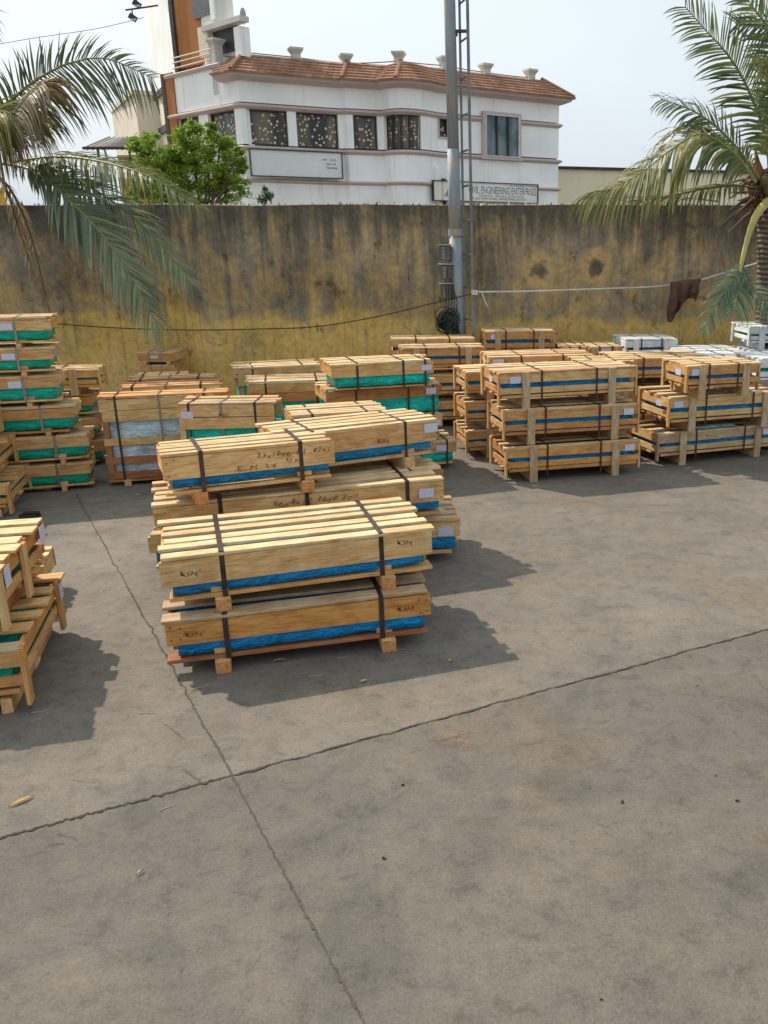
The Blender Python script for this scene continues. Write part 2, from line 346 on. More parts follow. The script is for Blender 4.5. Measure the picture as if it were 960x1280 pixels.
  ('L4', 'cross', 'green', 0.35, 0.35, -3.225, 4.146, 13.9, 1.299, 0.87, {}),
  ('L5', 'cap', 'green', 0, 0.27, -3.672, 5.016, 16.9, 1.4, 0.5, {}),
]
# ------------------------------------------------------------------ crates
WORDS = {1: ['only'], 2: ['lower', 'upper'], 3: ['bottom', 'middle', 'top'], 4: ['bottom', 'second', 'third', 'topmost'], 6: ['bottom', 'second', 'third', 'fourth', 'fifth', 'topmost']}
def strap(x, W, z0, z1, par, mat, wid=.026, up=False):
    mb = MB(); y0, y1 = -W/2-.004, W/2+.004; t = .002
    mb.box((x, y0-t/2-.001, (z0+z1)/2), (wid, t, z1-z0+.004), end=0, rot=None)
    mb.box((x, y1+t/2+.001, (z0+z1)/2), (wid, t, z1-z0+.004), end=0)
    mb.box((x, 0, z1+.003), (wid, y1-y0+.004, t), end=0)
    mb.build('strap', mat, par)
def paper_label(par, x, y, z, w_=.105, h_=.065, face='front'):
    mb = MB(); t = .0012
    if face == 'front':
        vs = [(x-w_/2, y-t, z-h_/2), (x+w_/2, y-t, z-h_/2), (x+w_/2, y-t, z+h_/2), (x-w_/2, y-t*2, z+h_/2), (x-w_/2, y, z-h_/2), (x+w_/2, y, z-h_/2), (x+w_/2, y, z+h_/2), (x-w_/2, y, z+h_/2)]
    else:
        s = 1 if face == 'right' else -1
        vs = [(x+s*t, y-w_/2, z-h_/2), (x+s*t, y+w_/2, z-h_/2), (x+s*t, y+w_/2, z+h_/2), (x+s*t, y-w_/2, z+h_/2), (x, y-w_/2, z-h_/2), (x, y+w_/2, z-h_/2), (x, y+w_/2, z+h_/2), (x, y-w_/2, z+h_/2)]
    mb.v = [Vector(v) for v in vs]; q = [(0, 0), (1, 0), (1, 1), (0, 1)]
    mb.quad((0, 1, 2, 3), q); mb.quad((7, 6, 5, 4), q)
    for i in range(4): mb.quad((i, 4+i, 4+(i+1) % 4, (i+1) % 4), q)
    mb.build('paper_label', M['paper'], par)
def slats(L, W, z, n, frac, th, var=.03, y0=None, y1=None, skew=0):
    mb = MB(); y0 = -W/2 if y0 is None else y0; y1 = W/2 if y1 is None else y1
    p = (y1-y0)/n
    for i in range(n):
        wd = p*frac*rnd.uniform(.85, 1.12); y = y0+p*(i+.5)
        if i == 0: y = y0+wd/2
        if i == n-1: y = y1-wd/2
        mb.box((rnd.uniform(-var, var)*.6, y, z-th/2+rnd.uniform(-.002, .002)), (L+rnd.uniform(-var, var), wd, th), jit=.004)
    return mb
def cross_slats(L, W, z, n, frac, th, var=.03):
    mb = MB(); p = L/n
    for i in range(n):
        wd = p*frac*rnd.uniform(.85, 1.1); mb.box((-L/2+p*(i+.5), rnd.uniform(-var, var)*.3, z-th/2+rnd.uniform(-.002, .002)), (wd, W+rnd.uniform(0, var), th), jit=.004)
    return mb

def crate_cap(L, W, H, wrap, o):
    near = o.get('near', 0); bv = .003 if near else 0; wd = M[o.get('wood', 'wood')]
    hf = o.get('hf', min(.075, H*.24)); bt = o.get('bt', .022); hb = o.get('hb', min(.15, H*.42)); st = .02
    par = o['par']; WM = [wd, M['end']]
    if H > .6: hb = .20
    ztop = H
    # runners that the load stands on; their square ends show at the front
    if hf > .01:
      for x in ((-.31*L, .31*L) if L < 1.7 else (-.36*L, .02*L, .36*L)):
          mb = MB(); mb.box((x+rnd.uniform(-.02, .02), -.01, hf/2), (hf*1.05, W+.05, hf), jit=.002); mb.build('runner', [M['wood'], M['end']], par, bevel=bv)
          mb = MB(); mb.box((x, -W/2+.035, hf+bt+.016), (.09, .04, .032), jit=.002); mb.build('packing_block', [M['wood'], M['end']], par, bevel=bv)
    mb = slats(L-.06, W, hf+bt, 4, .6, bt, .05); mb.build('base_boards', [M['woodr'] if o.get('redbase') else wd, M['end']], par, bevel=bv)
    zb = hf+bt+.004
    bb = bulge_box(-L/2+.045, L/2-.035, -W/2+.018, W/2-.02, zb+.012, H-st-.012, .011, rnd.random()*50); bb.build('plastic_wrapping', M[wrap], par, smooth=True)
    # lid frame: front, back and end boards under the top slats
    zc = H-st-hb/2-.002
    mb = MB(); mb.box((0, -W/2+.010-.004, zc), (L, .02, hb), jit=.003)
    if H > .6: mb = MB(); mb.box((0, -W/2+.006, H-st-.05), (L, .02, .094), jit=.003); mb.box((.01, -W/2+.006, H-st-.148), (L-.03, .02, .094), jit=.003)
    if near:
        for s in (-1, 1):
            for dz in (-.3, .3):
                for q in (.018, .06): mb.box((s*(L/2-q-rnd.random()*.01), -W/2-.0045, zc+dz*hb+rnd.uniform(-.01, .01)), (.007, .003, .007), end=2, mi=2)
    mb.build('front_board', (WM if not o.get('fw') else [M[o['fw']], M['end']])+[M['ink']], par)
    mb = MB(); mb.box((0, W/2-.006, zc), (L, .02, hb), jit=.003); mb.build('back_board', WM, par, bevel=bv)
    for s in (-1, 1):
        mb = MB(); mb.box((s*(L/2-.012), 0, zc), (.02, W-.045, hb-.012), jit=.002); mb.build('end_board', WM, par, bevel=bv)
    mb = slats(L, W+.008, H, o.get('ns', 5), .66, st, .028); mb.build('top_slats', [M[o.get('tw', 'woodp')], M['end']], par, bevel=bv)
    if H > .6:
        for s in (-1, 1):
            mb = MB(); mb.box((s*(L/2-.07), -W/2+.006, H/2-.1), (.05, .02, H-.26)); mb.build('corner_post', WM, par)
    for x in o.get('straps', (-.29*L, .29*L)): strap(x, W, hf if H < .6 else .02, H, par, M[o.get('sm', 'strap')], (.027 if near else .02))

def crate_frame(L, W, H, wrap, o, white=False):
    par = o['par']; wd = M['woodw'] if white else M[o.get('wood', 'wood')]; WM = [wd, M['woodw'] if white else M['end']]; near = o.get('near', 0); bv = .003 if near else 0
    st = .018; cross = o.get('cross', 0)
    if wrap != 'empty':
        bb = bulge_box(-L/2+.06, L/2-.06, -W/2+.04, W/2-.04, max(.085, H*.37), (H-.035 if o.get('topmost') else H*.72), .008, rnd.random()*50, .1); bb.build('plastic_wrapping', M[wrap], par, smooth=True)
    zb_ = H*.32; mb = slats(L-.04, W-.02, zb_+.018, 5, .62, .018, .04); mb.build('base_boards', WM, par)
    h1 = H*.25; h2 = H*.16
    for s, nm in ((-1, 'front_rails'), (1, 'back_rails')):
        mb = MB(); y = s*(W/2-.01)
        mb.box((0, y, H-st-h1/2-.002), (L, .018, h1), jit=.003); mb.box((rnd.uniform(-.01, .01), y, H*.49), (L-rnd.uniform(0, .04), .018, h2), jit=.003)
        mb.box((0, y, zb_+.006), (L-.05, .018, .024), jit=.003)
        mb.build(nm, WM, par, bevel=bv)
    for s in (-1, 1):
        mb = MB(); x = s*(L/2-.02)
        mb.box((x, 0, H-st-h1/2-.004), (.018, W-.05, h1), jit=.002); mb.box((x, 0, H*.49), (.018, W-.05, h2), jit=.002); mb.build('end_rails', WM, par, bevel=bv)
        for t in (() if cross and s > 0 else (-1, 1)):
            mb = MB(); mb.box((s*(L/2+.0), t*(W/2-.02), (H-.01+H*.17)/2), (.018, .045, H*.83-.01), jit=.002); mb.build('corner_post', WM, par, bevel=bv)
    if cross:
        mb = slats(L+.02, W, H, 6, .74 if o.get('topmost') else .6, st, .04); mb.build('top_slats', [M['woodp'], M['end']] if o.get('topmost') else WM, par, bevel=bv)
        for s in (-1,):
            for t in (-1, 1):
                mb = MB(); mb.box((t*L*.3, s*(W/2+.011), (H-.004)/2), (.07, .02, H-.004), jit=.002); mb.build('post', WM, par, bevel=bv)
        for t in (-1, 1):
            mb = MB(); mb.box((L/2+.001, W*(o.get('pf', .40) if t > 0 else -.46), (H-.012+H*.1)/2), (.022, .075, H*.9-.012), jit=.002); mb.build('post', WM, par, bevel=bv)
            mb = MB(); mb.box((t*(L/2-.1), 0, H*.125), (.05, W-.03, H*.23), jit=.002); mb.build('runner', WM, par)
    else:
        mb = slats(L, W+.004, H, 5 if o.get('topmost') else 4, .74 if o.get('topmost') else .42, st, .03); mb.build('top_slats', WM if white else [M['woodp'], M['end']], par, bevel=bv)
        px_ = o.get('posts', .31)
        for s in (-1, 1):
            for t in (-1, 1):
                mb = MB(); mb.box((t*px_*L+rnd.uniform(-.01, .01), s*(W/2+.011), (H-.002)/2), (.075, .022, H-.002), jit=.003)
                mb.build('post', [M['woodg'], M['end']] if not white else WM, par, bevel=bv)
            mb = MB(); mb.box((s*px_*L, 0, H*.125), (.05, W-.03, H*.23), jit=.002); mb.build('runner', WM, par)
    for x in o.get('straps', (-.2*L, .2*L)): strap(x, W, .05, H, par, M['strap'], .018)

def crate_tall(L, W, H, wrap, o):
    par = o['par']; WM = [M['wood'], M['end']]
    for x in (-.36*L, 0, .36*L):
        mb = MB(); mb.box((x, 0, .03), (.06, W+.05, .06), jit=.002); mb.build('runner', WM, par)
    bb = bulge_box(-L/2+.06, L/2-.06, -W/2+.025, W/2-.025, .075, H-.03, .008, rnd.random()*50, .1); bb.build('plastic_wrapping', M[wrap], par, smooth=True)
    mb = MB(); mb.box((0, -W/2+.008, H-.02-.052), (L, .02, .10), jit=.003); mb.box((.004, -W/2+.006, H-.02-.158), (L-.01, .02, .10), jit=.003); mb.build('front_board', WM, par)
    mb = MB(); mb.box((0, W/2-.008, H-.1), (L, .02, .16), jit=.003); mb.build('back_board', WM, par)
    if wrap == 'grey':
        for z, m in ((H*.5, 'wood'), (H*.29, 'woodr'), (.10, 'woodr')):
            for s in (-1, 1):
                mb = MB(); mb.box((rnd.uniform(-.01, .01), s*(W/2-.007), z), (L+.02-z*.03, .02, .065), jit=.003); mb.build('side_rail', [M[m], M['end']], par)
        mb = slats(L+.02, W, .066, 3, .8, .02, .02); mb.build('base_boards', [M['woodr'], M['end']], par)
    else:
        mb = slats(L+.02, W, .083, 3, .8, .02, .02); mb.build('base_boards', WM, par)
    for s in (-1, 1):
        for t in (-1, 1):
            mb = MB(); mb.box((s*(L/2-.03), t*(W/2-.014), H/2-.08), (.05, .026, H-.28), jit=.002); mb.build('corner_post', [M['woodr' if wrap == 'grey' else 'wood'], M['end']], par)
    mb = slats(L, W+.004, H, 3, .8, .02, .03); mb.build('top_slats', WM, par)
    for i, x in enumerate(o.get('straps', (-.38*L, -.05*L, .3*L))): strap(x, W, .04, H, par, M['straps' if i == 1 else 'strap'], .02)

DESC = {
 'F1': ('blue wrapped pine crate', 'front pair nearest the camera'),
 'F2': ('long blue wrapped crate', 'pair right behind the front pair'),
 'F3': ('short blue wrapped crate with marker writing, lying on the second pair', None),
 'F4': ('blue wrapped pine crate', 'stack behind the short marked crate'),
 'F5': ('low crate with bare cream slats before the strapped teal stack', None),
 'T1': ('teal wrapped pine crate', 'strapped stack left of the pole'),
 'T2': ('tall teal wrapped crate with label beside the grey wrapped one', None),
 'D': ('tall crate of grey wrapped slabs with brown lower rails', None),
 'D2': ('tall narrow crate just behind the one wrapped in grey', None),
 'D3': ('narrow crate, third from the front in the grey row', None),
 'D4': ('short narrow crate, last in the grey row', None),
 'S': ('small pine crate', 'little pile against the ochre wall'),
 'R1': ('long crate nearest the wall, left of the strapped teal stack', None),
 'R2': ('pine crate over teal wrapping, between grey row and teal stack', None),
 'B1': ('open slatted crate', 'big front stack right of centre'),
 'B2': ('slatted crate', 'stack at the left rear of the big one'),
 'B5a': ('slatted crate', 'labelled stack just behind the big one'),
 'B5c': ('short open crate', 'stack behind the big one\'s right end'),
 'B5b': ('orange slatted crate', 'stack between the two front stacks'),
 'B3': ('banded slatted crate', 'stack just left of the ladder'),
 'B3b': ('slatted crate', 'wall-side stack under the pole'),
 'B4': ('slatted crate', 'high stack just right of the ladder'),
 'E1': ('small slatted crate', 'narrow left stack by the wall'),
 'E2': ('small labelled crate', 'narrow stack beside the white crates'),
 'W1': ('white painted crate', 'leftmost white stack by the wall'),
 'W2': ('white crate', 'low white stack below the brown cloth'),
 'W3': ('white crate', 'middle white stack behind the right crates'),
 'W4': ('white crate', 'nearest white stack at the right edge'),
 'W5': ('white crate', 'highest white stack below the right palm'),
 'B6': ('slatted crate', 'front stack at the right edge'),
 'L1': ('green wrapped crate', 'tall left stack of six'),
 'L2': ('green banded crate', 'stack half hidden behind the stack of six'),
 'L3': ('slatted crate seen end-on', 'stack before the six-high one'),
 'L4': ('slatted crate with label', 'near left pair'),
 'L5': ('green wrapped crate poking out behind the near left pair', None),
}
from collections import Counter
cnt = Counter(r[0] for r in CR); seen = Counter()
STK = {}
KIND = {'cap': 'lidded_crate', 'low': 'slatted_crate', 'frame': 'slatted_crate', 'cross': 'slatted_crate', 'white': 'white_crate', 'tall': 'tall_crate', 'small': 'small_crate'}
for (st, style, wrap, z0, H, x, y, yaw, L, W, k) in CR:
    lv = seen[st]; seen[st] += 1
    par = empty(KIND[style], (x, y, z0), R(yaw))
    d, s = DESC[st]
    lab = d if s is None else '%s, %s of the %s' % (d, WORDS[cnt[st]][lv], s)
    tag(par, lab, 'crate', {'cap': 'plastic wrapped pine crates', 'low': 'plastic wrapped pine crates', 'frame': 'open slatted crates', 'cross': 'open slatted crates', 'white': 'white painted crates', 'tall': 'tall slab crates', 'small': 'small pine crates'}[style])
    o = dict(par=par); STK[(st, lv)] = (par, L, W, H)
    o['topmost'] = lv == cnt[st]-1
    near = st in ('F1', 'F2', 'F3', 'L4'); o['near'] = near
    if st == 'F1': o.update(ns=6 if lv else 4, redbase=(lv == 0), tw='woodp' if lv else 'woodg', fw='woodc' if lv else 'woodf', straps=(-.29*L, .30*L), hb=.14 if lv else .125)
    if st == 'F2' and lv: o.update(straps=(-.29*L, .0, .36*L))
    if st in ('T1', 'R1', 'R2', 'L1'): o.update(sm='straps' if st == 'L1' else 'strap')
    if st == 'T1': o.update(straps=(-.25*L, .2*L, .42*L), hb=.105, hf=(.0, .04, .004, .002)[lv] if lv else .05, bt=.012 if lv > 1 else .022)
    if st in ('L1', 'L2'): o.update(hb=.088, hf=.038, bt=.016)
    if (st, lv) in (('F2', 1), ('F3', 0), ('F4', 2), ('F1', 1), ('T1', 3)): o.update(fw='woodc')
    if (st, lv) == ('F2', 0): o.update(hb=.11)
    if st in ('R1', 'R2', 'L1', 'L2', 'T1', 'F4', 'S') and rnd.random() < .6: o.update(fw='woodo')
    if st == 'D4': o.update()
    if style == 'cap': crate_cap(L, W, H, wrap, o)
    elif style == 'low': o.update(hb=.15, ns=6); crate_cap(L, W, H, wrap, o)
    elif style == 'frame':
        o.update(wood='woodo' if st in ('B5b', 'B4', 'E1', 'B2', 'B3') or (st, lv) in (('B1', 1), ('B6', 2)) else 'wood', posts=.31 if st not in ('E1', 'E2', 'B5c') else .4); crate_frame(L, W, H, wrap, o)
    elif style == 'white': crate_frame(L, W, H, wrap, o, True)
    elif style == 'cross': o.update(cross=1, wood='wood', pf=.02 if (st, lv) == ('L4', 1) else .42); crate_frame(L, W, H, wrap, o)
    elif style == 'tall': crate_tall(L, W, H, wrap, o)
    elif style == 'small': o.update(hb=.1, straps=(-.2*L, .12*L), sm='straps'); crate_cap(L, W, H, wrap, o)
    yf = -W/2-.0095
    LB = {('F2', 1): (.43, H-.095), ('F2', 0): (.45, H-.09), ('F4', 2): (.46, H-.06), ('T1', 3): (.43, H-.075), ('T1', 2): (.40, H-.08), ('T1', 1): (.44, H-.08), ('T1', 0): (.37, H-.08), ('T2', 0): (-.40, H-.10),
          ('L1', 5): (.24, H-.075), ('L1', 4): (.24, H-.075), ('L1', 3): (.24, H-.075), ('B1', 2): (-.39, H-.075), ('B1', 1): (.42, H-.075), ('B1', 0): (.42, H-.075),
          ('B6', 0): (.39, H-.075), ('B6', 1): (-.43, H-.075), ('B6', 2): (-.38, H-.07), ('B5a', 2): (-.42, H-.06), ('B4', 2): (-.36, H-.075), ('E2', 2): (.0, H-.06), ('S', 3): (-.05, H-.07), ('W5', 2): (-.35, H-.08), ('W4', 2): (-.30, H-.08), ('W1', 2): (.1, H-.06)}
    if (st, lv) in LB:
        u, z = LB[(st, lv)]; h_ = min(.065, H*.22)
        paper_label(par, u*L, yf if style in ('cap', 'low') else (-W/2-.006 if style != 'tall' else -W/2-.006), z, .105 if st not in ('B5a', 'E2') else .13, h_)
    if st in ('B1', 'B5a', 'B3') and lv == 2: paper_label(par, -L/2-.031, -W*.2, H-.08, .09, .06, 'left')
    if st == 'B6' and lv > 0: paper_label(par, -L/2-.031, -W*.25, H-.08, .11, .06, 'left')
    if st == 'L4': paper_label(par, L/2+.016, W*.42 if lv == 0 else -W*.36, H-.075, .09, .10, 'right')
    if st == 'L4' and lv: paper_label(par, L/2+.014, W*.40, H-.07, .1, .1, 'right')
fr = (R(90), 0, 0)
def mark(key, txt, size, u, z, squash=1.1, wob=.0035):
    par, L, W, H = STK[key]; text_mesh('marker_writing', txt, size, M['ink'], par, (u*L, -W/2-.0092, z), fr, squash, wob, shear=.2)
mark(('F1', 1), 'KSM°', .042, -.44, .215); mark(('F1', 1), 'KSM', .042, .36, .245)
mark(('F1', 0), 'KSM°', .042, -.44, .225); mark(('F1', 0), 'KSM', .045, .36, .225)
mark(('F2', 1), '66x4x12', .058, -.12, .245, 1.25); mark(('F2', 1), 'T mention  V3', .055, -.17, .175, 1.3); mark(('F2', 1), '36x6 2on', .055, .03, .25, 1.3); mark(('F2', 1), 'KSM°', .042, -.46, .2)
mark(('F3', 0), '33x16x6  E1 -42x1', .05, .02, .25, 1.25); mark(('F3', 0), 'E  M  V6', .045, -.1, .18, 1.6); mark(('F3', 0), '42 Ne', .036, .19, .205, 1.3)
mark(('F4', 2), 'KSM', .042, .1, .2); mark(('T2', 0), 'KSM', .042, -.08, .735)
# ------------------------------------------------------------------ ground
A1 = ground_at(-260, 1118); A2 = ground_at(290, 970); A3 = ground_at(960, 787)
def ground_mat():
    m, n, p = new_mat('worn_concrete'); v = tex(n, 'Object')
    a = nz(n, v, .55, 5, .6, .6); b = nz(n, v, 3.0, 6, .65); c = nz(n, v, 38, 4, .7); d = nz(n, v, 1.3, 4, .55, 1.5)
    base = ramp(n, [(.28, (.142, .127, .107)), (.5, (.170, .153, .129)), (.72, (.198, .177, .147))], a)
    base = mix(n, base, ramp(n, [(.3, .86), (.55, 1.0), (.75, 1.08)], b), 1.0, 'MULTIPLY')
    gn = nz(n, v, 95, 8, .82); base = mix(n, base, ramp(n, [(.34, .58), (.47, .93), (.56, 1.05), (.70, 1.38)], gn), .95, 'MULTIPLY')
    g2 = nz(n, tex(n, 'Object', loc=(4, 4, 0)), 9, 8, .8, .5); base = mix(n, base, ramp(n, [(.36, (.66, .67, .66)), (.48, (.96, .96, .95)), (.56, (1.03, 1.02, 1.0)), (.68, (1.2, 1.17, 1.12))], g2), .9, 'MULTIPLY')
    g3 = nz(n, tex(n, 'Object', loc=(14, 4, 0)), 34, 5, .8); base = mix(n, base, ramp(n, [(.30, (.5, .5, .5)), (.40, (1, 1, 1)), (.66, (1, 1, 1)), (.74, (1.5, 1.45, 1.4))], g3), .8, 'MULTIPLY')
    base = mix(n, base, ramp(n, [(.35, .84), (.5, 1.0), (.68, 1.14)], c), .5, 'MULTIPLY')
    base = mix(n, base, ramp(n, [(.52, 1.0), (.68, (.74, .78, .80))], d), .8, 'MULTIPLY')
    e = nz(n, tex(n, 'Object', loc=(7, 3, 0)), .8, 4, .6, .5)
    base = mix(n, base, ramp(n, [(.56, 1.0), (.72, (1.12, .98, .84))], e), .9, 'MULTIPLY')
    # dusty trails along the lanes
    f = nz(n, tex(n, 'Object', (.35, 1.3, 1)), 2.2, 5, .6, .8); base = mix(n, base, ramp(n, [(.45, 1.0), (.7, (1.13, 1.11, 1.08))], f), .8, 'MULTIPLY')
    vo = N(n, 'ShaderNodeTexVoronoi'); vo.inputs['Scale'].default_value = 14; n.links.new(v, vo.inputs['Vector'])
    base = mix(n, base, ramp(n, [(.02, (.45, .44, .42)), (.07, 1.0)], vo.outputs['Distance']), .75, 'MULTIPLY')
    # darker on this side of the long joint
    sp = N(n, 'ShaderNodeSeparateXYZ'); n.links.new(tex(n, 'Object'), sp.inputs[0]); k_ = (A3.y-A2.y)/(A3.x-A2.x)
    ln_ = math_(n, 'SUBTRACT', math_(n, 'SUBTRACT', sp.outputs['Y'], A2.y), math_(n, 'MULTIPLY', math_(n, 'SUBTRACT', sp.outputs['X'], A2.x), k_))
    near_ = ramp(n, [(0, 1.0), (.06, .0)], math_(n, 'ADD', ln_, .03))
    base = mix(n, base, mix(n, base, (.80, .80, .80), 1.0, 'MULTIPLY'), near_)
    setc(n, p, base); p.inputs['Roughness'].default_value = .82; p.inputs['Specular IOR Level'].default_value = .3
    h = math_(n, 'ADD', math_(n, 'MULTIPLY', c, .5), nz(n, v, 120, 3, .7)); bump(n, p, h, .5, .006)
    return m
mb = MB(); mb.v = [Vector(p) for p in ((-900, -60, 0), (900, -60, 0), (900, 1500, 0), (-900, 1500, 0))]; mb.quad((0, 1, 2, 3), [(0, 0), (1, 0), (1, 1), (0, 1)])
tag(mb.build('ground', ground_mat()), kind='structure')
crackm = plain('crack_dirt', (.050, .046, .038), .95, 0, .4, 40); crackl = plain('faint_crack_dirt', (.078, .070, .056), .95, 0, .3, 60)
def crack(a, b, w0, jit, seed, steps=260, ext=1.0):
    r = random.Random(seed); a = Vector(a); b = Vector(b); d = b-a; nrm = Vector((-d.y, d.x, 0)).normalized(); mb = MB(); pts = []
    off = 0
    for i in range(steps+1):
        t = i/steps; p = a+d*t
        off = noise.noise(Vector((t*14, seed, 0)))*jit*.7+noise.noise(Vector((t*60, seed+9, 0)))*jit+noise.noise(Vector((t*220, seed+9, 0)))*jit*.6+r.uniform(-.16, .16)*jit
        wd = w0*(.35+1.1*abs(noise.noise(Vector((t*45, seed+3, 1))))+.8*max(0, noise.noise(Vector((t*160, seed+5, 1)))))
        pts.append((p+nrm*off, wd))
    for p, wd in pts: mb.v += [p+nrm*wd/2+Vector((0, 0, .004)), p-nrm*wd/2+Vector((0, 0, .004))]
    for i in range(steps): mb.quad((2*i, 2*i+1, 2*i+3, 2*i+2), [(0, 0)]*4)
    return mb
A1 = ground_at(-260, 1118); A2 = ground_at(290, 970); A3 = ground_at(960, 787); A4 = A3+(A3-A2)*1.6
B1_ = ground_at(455, 1280); B0_ = B1_+(B1_-A2)*.6; B2_ = ground_at(205, 812); B3_ = ground_at(95, 618)
mb = crack(A1, A2, .017, .012, 3, 420); tag(mb.build('ground_crack', crackm), kind='structure')
mb = crack(A2, A4, .016, .012, 8, 700); tag(mb.build('ground_crack', crackm), kind='structure')
mb = crack(B0_, A2, .010, .007, 21, 500); tag(mb.build('ground_crack', crackl), kind='structure')
mb = crack(A2, B3_, .012, .012, 31, 900); tag(mb.build('ground_crack', crackl), kind='structure')
mb = crack(ground_at(-120, 652), ground_at(190, 622), .010, .006, 41, 200); tag(mb.build('ground_crack', crackl), kind='structure')
mb = MB(); mb2 = None
for k in range(5):
    c0 = ground_at(rnd.uniform(50, 92), rnd.uniform(1040, 1072)); c1 = c0+Vector((rnd.uniform(-.09, .09), rnd.uniform(-.03, .03), 0)); q = crack(c0, c1, .004, .01, 60+k, 30)
    tag(q.build('ground_crack', crackm), kind='structure')
tag(crack(ground_at(228, 962), ground_at(252, 978), .005, .01, 77, 40).build('ground_crack', crackm), kind='structure')
tag(crack(ground_at(205, 905), ground_at(232, 925), .004, .01, 78, 40).build('ground_crack', crackm), kind='structure')
# stain: faint orange patch
def patch(u, v, rx, ry, c, name):
    m, n, p = new_mat(name); f = nz(n, tex(n, 'Object'), 9, 5, .7, .6); gr = N(n, 'ShaderNodeTexGradient', gradient_type='SPHERICAL')
    t = N(n, 'ShaderNodeTexCoord'); mp = N(n, 'ShaderNodeMapping'); mp.inputs['Scale'].default_value = (1/rx, 1/ry, 1); n.links.new(t.outputs['Object'], mp.inputs[0]); n.links.new(mp.outputs[0], gr.inputs[0])
    a = math_(n, 'MULTIPLY', math_(n, 'MULTIPLY', gr.outputs['Fac'], ramp(n, [(.42, 0.0), (.62, 1.0)], f)), .8, True); n.links.new(a, p.inputs['Alpha']); setc(n, p, c); p.inputs['Roughness'].default_value = .85
    b = MB(); b.v = [Vector(q) for q in ((-rx, -ry, 0), (rx, -ry, 0), (rx, ry, 0), (-rx, ry, 0))]; b.quad((0, 1, 2, 3), [(0, 0)]*4); o = b.build('ground_stain', m); o.location = ground_at(u, v)+Vector((0, 0, .008)); tag(o, kind='structure')
patch(578, 924, .15, .11, (.30, .19, .11), 'rust_stain')

# litter: each bit is an object of its own
leafm = plain('dry_leaf', (.50, .28, .06), .7, 0, .3, 30); twigm = plain('grey_splinter', (.42, .37, .30), .8, 0, .3, 30); peb = plain('dark_pebble', (.05, .045, .04), .9)
def leaf(u, v, ln, wd, ang, mat, lab):
    mb = MB(); n_ = 7; p = ground_at(u, v)
    for i in range(n_):
        t = i/(n_-1); y = math.sin(t*math.pi)**.8*wd/2+.0008; h = .004+.006*math.sin(t*3.0)
        mb.v += [Vector(((t-.5)*ln, y+.02*math.sin(t*3)*ln, h+.004)), Vector(((t-.5)*ln, .02*math.sin(t*3)*ln, h)), Vector(((t-.5)*ln, -y+.02*math.sin(t*3)*ln, h+.004))]
    for i in range(n_-1):
        for k in (0, 1): mb.quad((3*i+k, 3*i+k+1, 3*i+k+4, 3*i+k+3), [(0, 0)]*4)
    o = mb.build('dry_leaf', mat, smooth=True); o.location = p; o.rotation_euler = (0, 0, R(ang)); tag(o, lab, 'leaf')
leaf(27, 1003, .10, .016, 48, leafm, 'curled yellow dry leaf lying on the concrete at far left')
leaf(349, 827, .07, .018, 18, twigm, 'pale curled dry leaf in the shadow before the front crates')
leaf(455, 853, .05, .016, 25, twigm, 'small dull leaf in the shadow below the front right foot')
leaf(563, 827, .035, .018, 70, leafm, 'tiny tan leaf in the shadow right of the front crates')
leaf(175, 1092, .035, .007, 60, twigm, 'small pale splinter-like leaf left of the long crack')
def litter(name, spots, mat, ln, wd, lab, cat, grp):
    first = None
    for (u, v, a) in spots:
        if first is None:
            mb = MB(); mb.tube([(-ln/2, 0, wd), (-ln*.2, wd*.6, wd*1.3), (ln*.15, -wd*.3, wd*1.1), (ln/2, wd*.4, wd)], wd, 5, r2=wd*.5); o = first = mb.build(name, mat)
        else: o = first.copy(); col.objects.link(o)
        o.location = ground_at(u, v); o.rotation_euler = (0, 0, R(a)); o.scale = [rnd.uniform(.45, .9)]*3; tag(o, lab, cat, grp)
litter('splinter', [(88, 833, 60), (50, 890, 20), (97, 975, 0), (183, 892, 5), (640, 742, 20), (70, 668, 30), (85, 655, 5), (150, 700, 80), (210, 1010, 40), (820, 735, 10), (235, 842, 15), (330, 838, 70), (430, 822, 30), (500, 812, 5), (560, 760, 50), (600, 700, 15), (640, 612, 0), (700, 607, 10), (800, 600, 30), (130, 615, 20), (170, 610, 5), (45, 900, 35), (110, 850, 70), (60, 940, 10), (250, 860, 40), (395, 845, 12)], twigm, .10, .003, 'thin pale wood splinter lying loose on the concrete', 'splinter', 'wood splinters on the ground')
litter('pebble', [(480, 1074, 0), (752, 1250, 20), (895, 970, 50), (922, 1002, 10), (778, 1003, 70), (504, 982, 30), (872, 858, 10)], peb, .018, .006, 'small dark pebble on the open concrete', 'pebble', 'pebbles on the ground')
mb = MB(); mb.box((0, 0, .012), (.16, .07, .02), jit=.004); mb.box((.01, .02, .033), (.12, .05, .014), jit=.004)
o = mb.build('timber_offcut', M['strap']); o.location = ground_at(38, 646); tag(o, 'black flat block lying in shade behind the near left crates', 'offcut')
for i, (u, v, l, a) in enumerate(((42, 612, .34, 5), (50, 611, .26, 12))):
    mb = MB(); mb.box((0, 0, .012), (l, .05, .02), jit=.004); o = mb.build('loose_board', [M['wood'], M['end']]); o.location = ground_at(u, v)+Vector((0, 0, .024*i)); o.rotation_euler = (0, 0, R(a))
    tag(o, ('longer' if i == 0 else 'shorter')+' loose pale board lying at the foot of the six-high stack', 'board')

